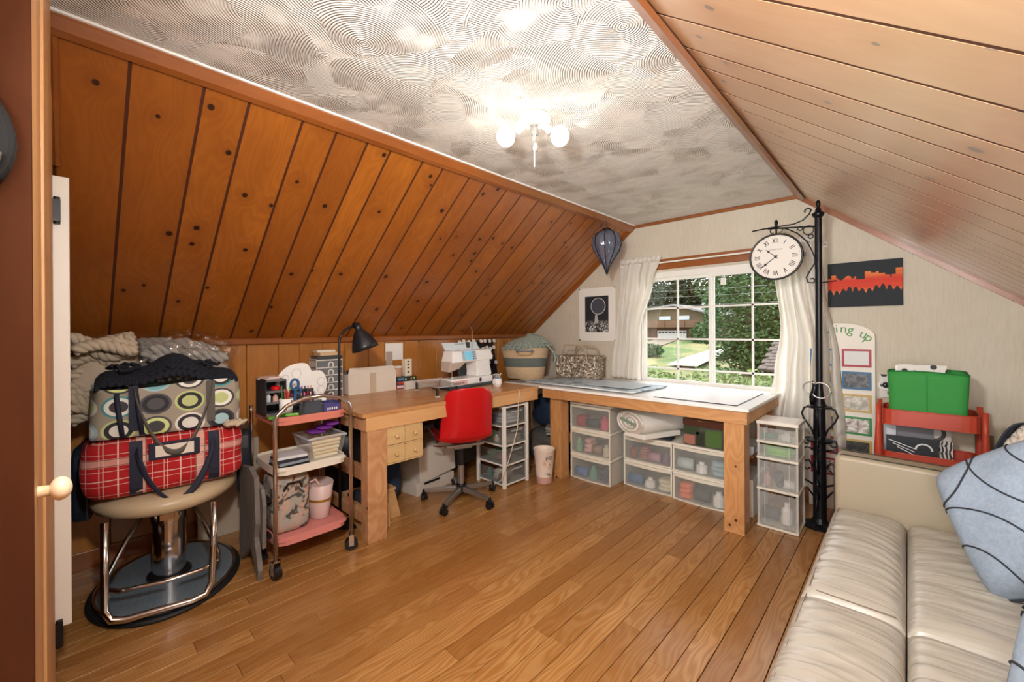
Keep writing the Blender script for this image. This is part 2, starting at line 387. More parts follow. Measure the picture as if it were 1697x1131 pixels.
# knee walls
wl = struct(MB().box(XL-.06, XL-.018, YB, YE, 0, ZK).build('wall_left', darkjoint))
ysk = [-.04, .16, .36, .52, .69, .866, 1.073, 1.224, 1.40, 1.585, 1.793, 1.952, 2.156, 2.31, 2.518, 2.673, 2.85, 3.03, 3.2, 3.38, 3.56, 3.74, 3.955]
for a, b in zip(ysk, ysk[1:]):
    plank(wl, 'pine_board', axes((XL, a, 0), (0, 0, 1), (0, 1, 0), (1, 0, 0)) if Vector((0, 0, 1)).cross(Vector((0, 1, 0))).x > 0 else axes((XL, b, 0), (0, 0, 1), (0, -1, 0), (1, 0, 0)), ZK, b-a, .018, .004, pineZ, .001)
struct(MB().box(XR, XR+.05, YB, YE, 0, ZK).build('wall_right', wallm))
struct(MB().box(XL-.05, XR+.05, YB-.06, YB, 0, ZC).build('wall_back', wallm))
# near wall beside the doorway (camera stands in the opening)
zs = lambda X: min(ZC, ZK+K*(X-XL))
nw = struct(MB().prism([(XL, 0), (-.86, 0), (-.86, zs(-.86)), (CX0, ZC), (XL, ZK)], 'Y', -.34, -.052).build('wall_front', jambm))
struct(MB().box(-.86, -.84, -.34, -.0335, 0, ZC).build('trim_1', jambm))
for i, (a, b, t) in enumerate(((-1.0, -.86, .018), (-1.3, -1.0, .013), (-1.85, -1.32, .017), (-2.27, -1.88, .012))):
    struct(MB().box(a, b, -.052, -.052+t, 0, min(ZC, zs(a))-.002).build('trim_%d' % (i+2), casing, bevel=.002))
# white cupboard door, closed, seen on edge, with its hinges
dw = struct(MB().box(-2.44, -2.28, -.046, .002, .26, 1.93).build('door_1', plain('#e9e4da', .45), bevel=.003))
for z in (.24, 1.80):
    MB().cyl((-2.275, -.03, z-.05), (-2.275, -.03, z+.05), .009).box(-2.28, -2.262, -.046, -.02, z-.04, z+.04).build('hinge', blackm, dw)
kb = thing('door_knob', 'small cream turned door knob on the pale pine casing', 'knob', (-.95, -.044, 1.11), world=True)
MB().cyl((-.95, -.044, 1.11), (-.95, -.022, 1.11), .010, .008).build('knob_stem', plain('#d9bd98', .4), kb, smooth=True)
MB().ball((-.95, -.010, 1.11), (.018, .013, .018), 14, 10).build('knob_head', plain('#e8cfb0', .35), kb, smooth=True)
# black hat with a grey beaded band on the jamb
ht = thing('hat', 'black hat with a silvery beaded band hanging on the dark door jamb', 'hat', (-.80, -.10, 1.60), world=True)
MB().prism([p[1:] for p in arc((0, -.10, 1.59), .055, 0, 360, 28, 'YZ', .075)][:-1], 'X', -.838, -.812).build('brim', plain('#08080a', .9), ht, bevel=.006)
MB().tube([(-.80, p[1], p[2]) for p in arc((0, -.108, 1.575), .042, -175, -5, 18, 'YZ', .045)], .011, 8).build('band', plain('#8d9190', .3, .6, bump=1.0, bs=300), ht, smooth=True)
# end wall with the window opening
WX0, WX1, WZ0, WZ1 = -2.0, -.56, .80, 1.905
we = MB()
we.box(XL, WX0, YE, YE+.1, 0, ZC).box(WX1, XR, YE, YE+.1, 0, ZC).box(WX0, WX1, YE, YE+.1, 0, WZ0).box(WX0, WX1, YE, YE+.1, WZ1, ZC)
struct(we.build('wall_end', wallm))
# low board at the foot of the end wall and the knee wall
struct(MB().box(XL, XR, YE-.014, YE-.001, 0, .11).build('baseboard_end', wood('stained_baseboard', '#9a5526', '#7d421b', '#5f3012', 'X', .5, .2, grain=.4), bevel=.003))
struct(MB().box(XL+.001, XL+.016, YB, YE, 0, .10).build('baseboard_left', moldY, bevel=.003))
struct(MB().prism([(XL-.12, 0), (XL-.06, 0), (XL-.06, ZK+.02), (CX0-.03, ZC+.09), (CX1+.03, ZC+.09), (XR+.06, ZK+.02), (XR+.06, 0), (XR+.12, 0), (XR+.12, ZK+.06), (CX1+.05, ZC+.15), (CX0-.05, ZC+.15), (XL-.12, ZK+.06)], 'Y', YB-.05, YE+.1).build('light_seal_shell', darkjoint))  # unseen outer shell, added to seal light leaks at the wall joints
# mouldings: rounded cap rail, corner quarter-rounds
def rail(name, p, q, r, mat):
    struct(MB().tube([p, q], r, 10).build(name, mat, smooth=False))
struct(MB().prism([(XL, ZK-.045), (XL+.022, ZK-.045), (XL+.03, ZK-.038), (XL+.032, ZK-.01), (XL+.024, ZK), (XL, ZK+.004)], 'Y', -.03, YE).build('trim_6', moldY))
struct(MB().prism([(CX0-.05, ZC-.055), (CX0-.035, ZC-.062), (CX0-.01, ZC-.05), (CX0+.012, ZC-.018), (CX0+.012, ZC), (CX0-.02, ZC)], 'Y', -.04, YE).build('trim_7', moldY))
struct(MB().prism([(CX0+.012, ZC-.008), (CX0+.022, ZC-.008), (CX0+.022, ZC), (CX0+.012, ZC)], 'Y', -.04, YE).build('trim_8', white))
struct(MB().prism([(CX1+.05, ZC-.055), (CX1+.03, ZC-.055), (CX1-.014, ZC-.018), (CX1-.014, ZC), (CX1+.02, ZC)], 'Y', YB, YE).build('trim_9', moldY))
struct(MB().box(CX0, CX1, YE-.022, YE-.0005, ZC-.028, ZC-.001).build('trim_10', moldm, bevel=.006))
def slopetrim(name, d, x0):
    b = MB(); z = Vector((0, 0, -1)); n = Vector((-d.z*(1 if d.x > 0 else -1), 0, abs(d.x)))*-1
    p = Vector((x0, YE-.024, ZK)); q = p+d*SL; t = n*.03
    b.hexa([tuple(p), tuple(q), tuple(q+Vector((0, .023, 0))), tuple(p+Vector((0, .023, 0)))], [tuple(a+t) for a in (p, q, q+Vector((0, .023, 0)), p+Vector((0, .023, 0)))])
    struct(b.build(name, moldm))
slopetrim('trim_11', dL, XL); slopetrim('trim_12', dR, XR)
struct(MB().tube([(CX0-.03, -.035, ZC-.03), (CX0-.45, -.035, zs(CX0-.45)-.02)], .016, 8).build('trim_13', moldm))
# ------------------------------------------------------------------ window
wi = struct(MB().box(WX0+.05, WX1-.05, YE+.02, YE+.09, WZ1-.055, WZ1).box(WX0+.05, WX1-.05, YE+.02, YE+.09, WZ0, WZ0+.03).box(WX0, WX0+.05, YE+.02, YE+.09, WZ0, WZ1).box(WX1-.05, WX1, YE+.02, YE+.09, WZ0, WZ1).build('window_1', whitep))
def sash(x0, x1, y, gx):
    f = MB(); z0, z1 = WZ0+.03, WZ1-.055; s = .028
    f.box(x0+s, x1-s, y, y+.022, z0, z0+s).box(x0+s, x1-s, y, y+.022, z1-s, z1).box(x0, x0+s, y, y+.022, z0, z1).box(x1-s, x1, y, y+.022, z0, z1)
    fo = f.build('sash', whitep, wi)
    for z in (1.552, 1.253, .966): MB().box(x0+s, x1-s, y+.004, y+.016, z-.008, z+.008).build('glazing_bar', whitep, fo)
    MB().box(gx-.008, gx+.008, y+.004, y+.0165, z0+s, z1-s).build('glazing_bar', whitep, fo)
    MB().box(x0+s, x1-s, y+.009, y+.011, z0+s, z1-s).build('pane', glassm, fo)
g = N('window_glass'); gt = g.new('BsdfTransparent'); gm = g.new('MixShader'); gm.inputs[0].default_value = .06; gl = g.new('BsdfGlossy'); gl.inputs['Roughness'].default_value = .02
g.L(gt.outputs[0], gm.inputs[1]); g.L(gl.outputs[0], gm.inputs[2]); g.L(gm.outputs[0], g.out.inputs[0]); glassm = g.m
sash(WX0+.05, -1.27, YE+.055, -1.605); sash(-1.31, WX1-.05, YE+.025, -.955)
MB().box(-1.205, -1.165, YE+.02, YE+.03, 1.74, 1.80).build('sash_sticker', whitep, wi)
struct(MB().box(WX0-.05, WX1+.05, YE-.018, YE-.0005, 1.925, 2.005).build('trim_14', moldm, bevel=.003))
struct(MB().box(WX0-.05, WX1+.05, YE-.022, YE-.0005, 1.99, 2.025).build('trim_15', moldm, bevel=.004))
struct(MB().box(WX0-.03, WX1+.03, YE-.03, YE-.0005, WZ0-.03, WZ0).build('trim_16', whitep, bevel=.004))
rodm = thing('curtain_rod', 'slim white curtain rod across the top of the window', 'curtain rod', (-1.3, 3.90, 2.0), world=True)
MB().tube([(-2.16, YE-.002, 1.985), (-2.16, 3.905, 1.985), (-2.14, 3.89, 1.985), (-.47, 3.89, 1.985), (-.45, 3.905, 1.985), (-.45, YE-.002, 1.985)], .0075, 8).build('rod', whitep, rodm)
for x in (-2.16, -.45): MB().box(x-.012, x+.012, YE-.006, YE-.0005, 1.965, 2.005).build('bracket', whitep, rodm)
# sheer curtains
cu = N('sheer_curtain'); cu.set('#fbf8f3', .8); tr = cu.new('BsdfTranslucent'); tr.inputs[0].default_value = hexc('#fdfaf4'); tp = cu.new('BsdfTransparent')
a1 = cu.new('MixShader'); a1.inputs[0].default_value = .5; a2 = cu.new('MixShader'); a2.inputs[0].default_value = .18
cu.L(cu.p.outputs[0], a1.inputs[1]); cu.L(tr.outputs[0], a1.inputs[2]); cu.L(a1.outputs[0], a2.inputs[1]); cu.L(tp.outputs[0], a2.inputs[2]); cu.L(a2.outputs[0], cu.out.inputs[0])
cv = cu.coord(); cu.bump(cu.noise(cv, 260, 2), .15, .002)
def lerp(tab, t):
    for (a, va), (b, vb) in zip(tab, tab[1:]):
        if t <= b: k = (t-a)/(b-a); k = k*k*(3-2*k); return va+(vb-va)*k
    return tab[-1][1]
def curtain(label, L, R, ztop, zbL, zbR, folds, ph, yb):
    t = thing('curtain', label, 'curtain', ((L[0][1]+R[0][1])/2, 3.88, zbL), world=True, group='sheer white curtains')
    def fn(u, v):
        a, b = lerp(L, v), lerp(R, v); x = a+(b-a)*u; zb = zbL+(zbR-zbL)*u
        z = ztop+(zb-ztop)*v
        am = .012+.022*min(1, v*3); y = 3.872+am*math.sin(u*folds*2*PI+ph+1.2*math.sin(v*2.5+u*4))+.006*math.sin(u*41+v*9)+yb*v
        return (x+.008*math.sin(u*23+v*4), min(y, 3.93), z)
    MB().grid(fn, 90, 40).build('cloth', cu.m, t, smooth=True, solid=.0012)
    def hd(u, v):
        x = L[0][1]+(R[0][1]-L[0][1])*u
        return (x, 3.875-.012+.004*math.sin(u*60), ztop-.005+.05*v+.006*math.sin(u*33))
    MB().grid(hd, 60, 3).build('header', cu.m, t, smooth=True, solid=.0012)
curtain('white sheer curtain gathered at the left side of the window, over the floral basket', [(0, -2.13), (.5, -2.17), (1, -2.24)], [(0, -1.70), (.15, -1.76), (.6, -1.90), (1, -1.92)], 2.01, .865, .845, 6, 0, -.01)
curtain('white sheer curtain hanging behind the clock pole, right side of the window', [(0, -.72), (.15, -.78), (.5, -.74), (.75, -.78), (1, -.84)], [(0, -.50), (.2, -.44), (.6, -.36), (1, -.33)], 2.01, .66, .46, 6, 1.4, 0)

# ------------------------------------------------------------------ outside
leafd = {}
def leafmat(name, a, b):
    n = N(name); c = n.coord(); n.set(n.mix(n.wn(n.map(c, (9, 9, 9)))[0], a, b), .6); return n.m
lm_dark = leafmat('conifer_green', '#16230f', '#2c421c'); lm_tree = leafmat('broad_leaf_green', '#20331a', '#4a6a30'); lm_mid = leafmat('bush_green', '#243515', '#446026'); lm_lite = leafmat('hedge_green', '#415a20', '#7f8e48')
bark = plain('#4b3a2b', .9, bump=.5, bs=40)
def foliage(b, c, r, n, s, flat=.6):
    for _ in range(n):
        d = Vector((random.gauss(0, 1), random.gauss(0, 1), random.gauss(0, 1))).normalized()*(random.random()**.25)
        lump = 1+.18*math.sin(d.x*7+c[0])*math.sin(d.z*8+c[1])
        p = Vector((c[0]+d.x*r[0]*lump, c[1]+d.y*r[1]*lump, c[2]+d.z*r[2]*lump))
        u = Vector((random.uniform(-1, 1), random.uniform(-1, 1), random.uniform(-.6, .6))).normalized(); w = u.orthogonal().normalized()*s*.45; u = u*s
        w = Matrix.Rotation(random.uniform(0, 6), 3, u) @ w
        b.add([p-u*.5, p+w*.5, p+u*.6, p-w*.5], [(0, 1, 2, 3)])
def tree(label, x, y, z, blobs, mat, trunk, n, s, group=None, name='tree', cat='tree'):
    t = thing(name, label, cat, (x, y, z), world=True, group=group)
    b = MB()
    for c, r in blobs: foliage(b, c, r, n, s)
    b.build('foliage', mat, t)
    top = blobs[0][0]; MB().tube([(x, y, z), ((x+top[0])/2+.1, y, (z+top[2])/2), top], [trunk, trunk*.7, trunk*.3], 8).build('trunk', bark, t, smooth=True)
def gz(y): return .5-(30-y)*.065 if y > 10 else -.8-(10-y)*.3
gm_ = N('lawn'); gc = gm_.coord(); gm_.set(gm_.mix(gm_.ramp(gm_.noise(gc, .45, 5), [(.4, 0.), (.62, 1.)]), '#4f6836', '#8c8259'), .95)
grd = MB().grid(lambda u, v: (-45+70*u, 4.2+66*v*v, gz(4.2+66*v*v)+.15*math.sin(u*30)*v), 30, 30).build('lawn', gm_.m); tag(grd, 'sloping green lawn outside the window, in front of the brick house', 'lawn')
dvm = plain('#83796a', .95)
dv = MB().grid(lambda u, v: ((-13.4+3.6*v**1.3)+1.7*u, 29.6-17.6*v, gz(29.6-17.6*v)+.09+.03), 4, 20).build('driveway', dvm); tag(dv, 'tan gravel driveway running from the white garage door', 'driveway')
o = MB().grid(lambda u, v: (-7.5+1.3*u-.7*v+.5*v*v, 17.5+6.5*v, gz(17.5+6.5*v)+.09+.04), 4, 14).build('path', plain('#a39d92', .9)); tag(o, 'pale concrete path crossing the lawn towards the big leafy tree', 'path')
hs = thing('house', 'tan and brick house with low gabled roof and white garage door across the lawn', 'house', (-12.5, 32, .3), world=True)
MB().box(-18, -9.9, 30.2, 38, -.5, 2.3).prism([(-18, 2.3), (-9.9, 2.3), (-12.1, 2.98)], 'Y', 30.2, 38).build('wall', plain('#77684f', .9), hs)
MB().box(-14.4, -9.9, 29.9, 30.2, .3, 1.45).build('brick_wall', plain('#5f4233', .9, bump=.6, bs=12), hs)
MB().hexa([(-18.4, 29.4, 2.12), (-12.1, 29.4, 3.0), (-12.1, 38.2, 3.0), (-18.4, 38.2, 2.12)], [(-18.4, 29.4, 2.22), (-12.1, 29.4, 3.12), (-12.1, 38.2, 3.12), (-18.4, 38.2, 2.22)]).hexa([(-12.1, 29.4, 3.0), (-9.2, 29.4, 2.22), (-9.2, 38.2, 2.22), (-12.1, 38.2, 3.0)], [(-12.1, 29.4, 3.12), (-9.2, 29.4, 2.34), (-9.2, 38.2, 2.34), (-12.1, 38.2, 3.12)]).build('roof', plain('#7d7b7a', .8), hs)
MB().box(-14.4, -9.9, 29.1, 30.2, 1.45, 1.56).box(-14.4, -9.9, 29.1, 29.15, 1.6, 1.94).build('balcony', plain('#674c37', .8), hs)
for x in (-14.3, -12.6, -11.2, -9.95): MB().box(x-.05, x+.05, 29.05, 29.16, 1.45, 1.98).build('balcony_post', plain('#6b4c36', .8), hs)
gd = MB().box(-13.4, -11.3, 29.8, 29.9, .42, 1.22).build('garage_door', plain('#c4c1ba', .5), hs)
for k in range(8): MB().box(-13.3+.255*k, -13.13+.255*k, 29.77, 29.8, 1.06, 1.15).build('garage_window', blackp, gd)
for x in (-13.4, -12.05): MB().box(x, x+.85, 30.1, 30.19, 2.0, 2.28).build('window', plain('#c9d2d4', .3), hs); 
tree('big dark conifer behind the house roof', -12, 42, 1, [((-14, 42, 4.2), (4, 2, 3.6)), ((-17, 41, 3.4), (3.5, 2, 2.8)), ((-19, 43, 5), (3.6, 2, 4.2)), ((-24, 44, 4), (4, 2, 4))], lm_dark, .3, 4200, .42)
tree('mottled brownish-green tree behind the right end of the house roof', -9.5, 40, 1, [((-10, 38, 3.6), (2.6, 2, 2.4)), ((-7.4, 40, 5.2), (2.4, 2, 4.2))], lm_mid, .3, 4200, .36)
tree('tall dense leafy tree filling the right half of the window', -4.2, 17.5, gz(17.5), [((-4.4, 17.5, 2.2), (1.75, 1.3, 2.5)), ((-2.6, 18, 3.0), (1.7, 1.3, 2.6)), ((-1.2, 19, 2.6), (1.8, 1.3, 2.8)), ((-3.6, 17.2, .6), (1.6, 1, 1.0))], lm_tree, .2, 6500, .17)
tree('round green shrub at the corner of the brick house', -9.6, 28.4, gz(28), [((-9.6, 28.4, 1.0), (.9, .8, .9))], lm_mid, .1, 1800, .16, name='shrub', cat='shrub')
tree('small dark shrub on the lawn beside the left curtain', -9.6, 20.5, gz(20.5), [((-9.5, 20.5, .25), (.6, .5, .35))], lm_mid, .06, 1400, .1, name='shrub', cat='shrub')
for i, (x, y, z, r) in enumerate(((-4.0, 7.4, .30, .62), (-3.1, 7.0, .25, .6), (-2.25, 7.1, .27, .62), (-1.4, 7.0, .3, .6), (-.6, 7.3, .3, .7))):
    tree(('light green hedge bush nearest the left curtain', 'light green hedge bush below the driveway', 'light green hedge bush behind the window mullion', 'light green hedge bush under the shingled roof', 'light green hedge bush nearest the right curtain')[i], x, y, -1.7, [((x, y, z), (r, .5, .42)), ((x, y-.1, z-.6), (r, .6, .5))], lm_lite, .04, 1500, .085, 'hedge bushes below the window', 'hedge_bush', 'bush')
sd = thing('shed', 'small outbuilding with a grey-brown shingled roof at the right edge of the window view', 'shed', (-1.6, 12.8, -.9), world=True)
MB().box(-2.5, -.2, 12.4, 13.9, -1.2, .4).build('wall', plain('#6d5b4c', .9), sd)
b = MB()
for r in range(9):
    for k in range(14):
        x0 = -2.75+k*.2+(r % 2)*.1-.0*r; y0 = 11.9+r*.19; z0 = .31+r*.072+random.uniform(0, .012)
        b.hexa([(x0, y0, z0), (x0+.19, y0, z0), (x0+.19, y0+.24, z0+.072), (x0, y0+.24, z0+.072)], [(x0, y0, z0+.03), (x0+.19, y0, z0+.03), (x0+.19, y0+.24, z0+.085), (x0, y0+.24, z0+.085)])
sh = b.build('shingles', plain('#5d534e', .9), sd); sh['kind'] = 'stuff'
MB().hexa([(-2.72, 11.95, .27), (0, 11.95, .27), (0, 13.7, .93), (-2.72, 13.7, .93)], [(-2.72, 11.95, .305), (0, 11.95, .305), (0, 13.7, .965), (-2.72, 13.7, .965)]).build('roof_deck', plain('#4d443c', .9), sd)
for i, (z, s) in enumerate(((2.62, .25), (2.35, .2), (1.95, .1))):
    o = MB().tube([(-14+k*1.5, 16-.05*k, z+.4-s*k*.12-.08*math.sin(PI*k/9)) for k in range(10)], .0045, 5).build('overhead_wire', plain('#8a8a8a', .6)); tag(o, ('topmost of the three overhead wires crossing the window view', 'middle of the three overhead wires crossing the window view', 'lowest of the three overhead wires crossing the window view')[i], 'wire', 'overhead wires')
# ------------------------------------------------------------------ desk (left) and work bench (under the window)
dk = thing('desk', 'long pine workbench desk with butcher-block top along the wood-panelled wall', 'desk', (-2.95, 2.1, 0), world=True)
for i in range(8):
    x0 = -3.40+i*.1175
    MB().box(x0, x0+.1165, 1.25, 2.955, .803, .83).build('top_board', deskw, dk, bevel=.0015, seg=1)
MB().box(-2.50, -2.465, 1.275, 2.95, .712, .803).build('front_apron', deskA, dk, bevel=.002)
MB().box(-3.38, -2.50, 1.275, 1.31, .712, .803).build('side_apron', deskL, dk, bevel=.002)
for x, y in ((-2.47, 1.285), (-3.38, 1.285), (-3.38, 2.80)):
    MB().box(x-.0 if x < -3 else x-.09, x+.09 if x < -3 else x, y+.026 if x < -3 else y, y+.135, 0, .712).build('leg', deskL, dk, bevel=.003)
MB().box(-2.52, -2.472, 1.287, 1.40, .0, .71).build('leg_facing', deskA, dk, bevel=.002)
MB().box(-3.29, -2.561, 1.32, 1.358, .36, .45).build('stretcher', deskL, dk, bevel=.002)
MB().box(-3.29, -2.561, 1.30, 1.338, .10, .17).build('stretcher', deskL, dk, bevel=.002)
bn = thing('workbench', 'fir workbench with white top under the window', 'workbench', (-1.6, 3.45, 0), world=True)
MB().box(-2.93, -.735, 2.965, 3.925, .812, .832).build('top', plain('#f2efe9', .35), bn, bevel=.003)
MB().box(-2.42, -.75, 2.985, 3.02, .728, .811).build('front_apron', benchX, bn, bevel=.002)
MB().box(-.785, -.75, 3.021, 3.90, .728, .811).build('side_apron', deskA, bn, bevel=.002)
MB().box(-2.44, -2.421, 2.985, 3.90, .728, .811).build('side_apron', benchX, bn, bevel=.002)
for x, y in ((-.90, 3.0), (-2.40, 3.022), (-.90, 3.78), (-2.40, 3.78)):
    MB().box(x, x+.125, y+.022, y+.14, 0, .727 if y > 3.1 or x < -2 else .727).build('leg', benchZ, bn, bevel=.003)
MB().box(-.895, -.77, 2.996, 3.018, 0, .727).build('leg_facing', benchZ, bn, bevel=.003)
MB().box(-2.27, -.90, 3.84, 3.875, .30, .39).build('stretcher', benchX, bn, bevel=.002)
MB().box(-2.37, -2.33, 3.17, 3.77, .28, .36).build('stretcher', deskL, bn, bevel=.002)
# things on the bench
o = MB().box(-1.40, -.83, 3.05, 3.76, .833, .836).build('cutting_mat', plain('#f4f2ee', .4)); tag(o, 'thin white cutting mat lying on the right half of the white bench top', 'cutting mat')
o = MB().box(-1.402, -.828, 3.048, 3.055, .8325, .8372).box(-.831, -.826, 3.05, 3.76, .8325, .8372).build('mat_edge', blackp, None); o.parent = D.objects['cutting_mat']
qm = N('blue_grey_denim_print'); qc = qm.coord(); qm.set(qm.mix(qm.ramp(qm.noise(qc, 14, 5, .7), [(.35, .0), (.6, 1.0)]), '#56707f', '#c3cfd6'), .45)
qm.bump(qm.noise(qc, 30, 3), .3, .003)
q = thing('quilting_template', 'blue-grey marbled quilted pad on the left half of the bench', 'quilting pad', (-2.0, 3.3, .833), world=True)
MB().grid(lambda u, v: (-2.70+1.12*u+.05*v, 3.07+.55*v-.02*u, .846+.012*math.sin(PI*u)*math.sin(PI*v)+.004*math.sin(u*14+v*5)), 30, 12).build('pad', qm.m, q, smooth=True, solid=.012)
MB().tube([(-2.70, 3.06, .845), (-2.2, 3.05, .849), (-1.58, 3.045, .846), (-1.55, 3.6, .845)], .006, 6).build('piping', plain('#dfe3e4', .5), q, smooth=True)
o = MB().box(-2.1, -1.62, 3.14, 3.5, .861, .865).build('pattern_sheet', plain('#b9c6cd', .35)); tag(o, 'flat pale blue acrylic pattern sheet lying on top of the marbled pad', 'pattern sheet')
o = MB().box(-2.92, -2.72, 3.0, 3.16, .8325, .836).build('felt_strip', plain('#83817c', .8)); tag(o, 'flat grey felt strip at the corner where desk and bench meet', 'felt')
# rope basket with sage chunky knit
rp = N('coiled_rope'); rc = rp.coord(); rz = rp.sep(rc)[2]
rp.set(rp.mix(rp.math('COMPARE', rz, .17, .048), rp.mix(rp.noise(rc, 30, 3), '#dcc4a2', '#c6a783'), rp.mix(rp.noise(rc, 60, 2), '#59635f', '#76807a')), .85)
rp.bump(rp.math('ADD', rp.math('SINE', rp.math('MULTIPLY', rz, 620.0)), rp.noise(rc, 300, 2)), .5, .003)
bk = thing('rope_basket', 'oval coiled rope basket with a grey band, on the desk corner', 'basket', (-3.0, 3.38, .833))
bk.rotation_euler = (0, 0, math.radians(40))
MB().lathe([(.185, 0), (.20, .005), (.215, .1), (.24, .22), (.262, .325), (.255, .33), (.248, .325), (.225, .22), (.20, .1), (.17, .015), (0, .012)], 40, sy=.62).build('basket_body', rp.m, bk, smooth=True)
MB().tube([(-.09, -.162, .285), (-.07, -.172, .262), (0, -.178, .25), (.07, -.172, .262), (.09, -.162, .285)], .008, 8).build('handle', plain('#c39b6d', .8), bk, smooth=True)
MB().box(-.095, -.062, -.166, -.152, .275, .305).box(.062, .095, -.166, -.152, .275, .305).box(-.07, .07, -.1655, -.155, .286, .30).build('handle_slot', blackp, bk)
def knit(b, fn, nu, nv, r, up=.5):
    """rows of fat V stitches laid over the surface fn(u,v)"""
    for j in range(nv):
        for i in range(nu):
            for sgn in (-1, 1):
                u = (i+.5+.22*sgn)/nu; v = (j+.5)/nv; p = Vector(fn(u, v)); e = .01
                tu = (Vector(fn(u+e, v))-p); tv = (Vector(fn(u, min(v+e, 1)))-p)
                if tu.length < 1e-6 or tv.length < 1e-6: continue
                tu.normalize(); tv = (tv-tu*tv.dot(tu)).normalized(); n = tu.cross(tv)
                a = tv*math.cos(up*sgn)+tu*math.sin(up*sgn); c = n.cross(a)
                b.ball(p+n*r*.2, (r*.55, r*.5, r*1.15), 7, 5, Matrix((c, n, a)).transposed())
sage = plain('#96a298', .9, bump=.5, bs=120)
b = MB(); b.at((-3.0, 3.38, 1.15), math.radians(40))
def mound(u, v):
    a = 2*PI*u; r = 1-v; w = 1+.08*math.sin(a*3+1)
    return (.275*r*math.cos(a)*w+.03*(1-r), .175*r*math.sin(a)*w, .0+.125*(1-r**2.2)+.02*math.cos(a))
knit(b, mound, 26, 8, .026)
knit(b, lambda u, v: (.22+.10*math.sin(v*2), -.17+.26*u, .06-.20*v), 6, 6, .026)
b.grid(lambda u, v: tuple(Vector(mound(u, v))*.96), 26, 6, closeu=True)
centred(b, 'knitted_blanket', sage, 'sage green chunky knit blanket piled out of the rope basket', 'blanket', smooth=True)
# floral sewing basket
fl = N('floral_print'); fc = fl.coord(); fv = fl.vor(fc, 34, 'F1'); fl.set(fl.mix(fl.ramp(fl.noise(fc, 48, 3, .6), [(.44, 0.), (.5, 1.)]), '#544a40', fl.mix(fl.ramp(fv, [(.2, 0.), (.5, 1.)]), '#efe6d6', '#9c8c77')), .8)
sb = thing('sewing_basket', 'square floral print sewing basket with two bentwood handles by the wall', 'basket', (-2.50, 3.68, .833), math.radians(6))
MB().rbox(-.23, .23, -.12, .12, .02, .20, .02).build('body', fl.m, sb, bevel=.004)
MB().rbox(-.237, .237, -.127, .127, .201, .245, .02).build('lid', fl.m, sb, bevel=.008)
for sx in (-1, 1): MB().tube([(-.15, -.13*1, .19), (-.13, -.12, .30), (-.1, -.08+.06*sx, .355), (.1, -.08+.06*sx, .355), (.13, -.12, .30), (.15, -.13, .19)] if sx < 0 else [(-.15, .13, .19), (-.10, .10, .31), (-.06, .05, .345), (.12, .05, .345), (.15, .10, .31), (.16, .13, .19)], .0075, 8).build('handle', plain('#b9a083', .5), sb, smooth=True)
for x in (-.2, .2): MB().cyl((x, -.09, 0), (x, -.09, .02), .012).cyl((x, .09, 0), (x, .09, .02), .012).build('foot', plain('#8b6a4a', .5), sb)
# pictures on the end wall
pr = thing('art_print', 'black linocut print on white paper pinned left of the window', 'print', (-2.46, YE, 1.22), world=True)
MB().box(-2.69, -2.235, YE-.006, YE-.0035, 1.225, 1.805).build('paper_sheet', paper, pr)
lino = N('linocut'); lc = lino.coord(); ls = lino.sep(lc)
lino.set(lino.mix(lino.math('MULTIPLY', lino.ramp(lino.noise(lc, 75, 3, .7), [(.52, 0.), (.56, 1.)]), lino.ramp(ls[2], [(.17, 1.0), (.235, 0.)])), '#20242b', '#e8e5de'), .7)
MB().box(-2.612, -2.318, YE-.0075, YE-.006, 1.318, 1.712).build('printed_block', lino.m, pr)
MB().tube(arc((-2.445, YE-.0085, 1.602), .088, 0, 360, 32)[:-1], .003, 4, closed=True).build('moon_outline', paper, pr)
MB().prism([(p[0], p[2]) for p in arc((-2.445, 0, 1.602), .082, 0, 360, 28)[:-1]], 'Y', YE-.0095, YE-.0075).build('moon', plain('#454a54', .7), pr)
MB().prism([(-2.49, 1.42), (-2.44, 1.42), (-2.455, 1.50), (-2.47, 1.52), (-2.482, 1.50)], 'Y', YE-.0085, YE-.0074).build('figure', plain('#b9b8b2', .7), pr)
for x in (-2.683, -2.242):
    for z in (1.232, 1.798): MB().box(x-.006, x+.006, YE-.012, YE-.006, z-.006, z+.006).build('pin', blackp, pr)
cp = thing('canvas_painting', 'dark canvas painting of an orange-red city skyline and trees', 'painting', (-.23, YE, 1.505), world=True)
MB().box(-.435, -.02, YE-.03, YE-.001, 1.505, 1.83).build('canvas', plain('#232a30', .75, bump=.4, bs=80), cp, bevel=.002)
pm = N('skyline_paint'); pc = pm.coord(); pz = pm.sep(pc)[2]
pm.set(pm.mix(pm.noise(pm.map(pc, (3, 1, 20)), 3, 3), pm.ramp(pz, [(.10, '#f0a050'), (.135, '#e5522e'), (.19, '#d8361f'), (.235, '#ef9a48')]), '#c7331f'), .7)
sky_ = [(-.435, 1.715), (-.412, 1.715), (-.412, 1.74), (-.385, 1.74), (-.38, 1.715), (-.355, 1.70), (-.335, 1.715), (-.325, 1.73), (-.30, 1.73), (-.298, 1.71), (-.28, 1.71), (-.278, 1.725), (-.27, 1.725), (-.268, 1.70), (-.22, 1.70), (-.218, 1.755), (-.19, 1.755), (-.185, 1.742), (-.16, 1.742), (-.158, 1.75), (-.148, 1.75), (-.146, 1.735), (-.11, 1.735), (-.108, 1.722), (-.088, 1.722), (-.08, 1.70), (-.074, 1.722), (-.055, 1.722), (-.053, 1.765), (-.022, 1.765)]
low = []
x = -.022
while x > -.43:
    h = random.uniform(.0, .03); w = random.uniform(.018, .03); low += [(x, 1.60+.03*(x+.43)), (x-w*.5, 1.655+h*.6+.03*(x+.43)), ]
    x -= w
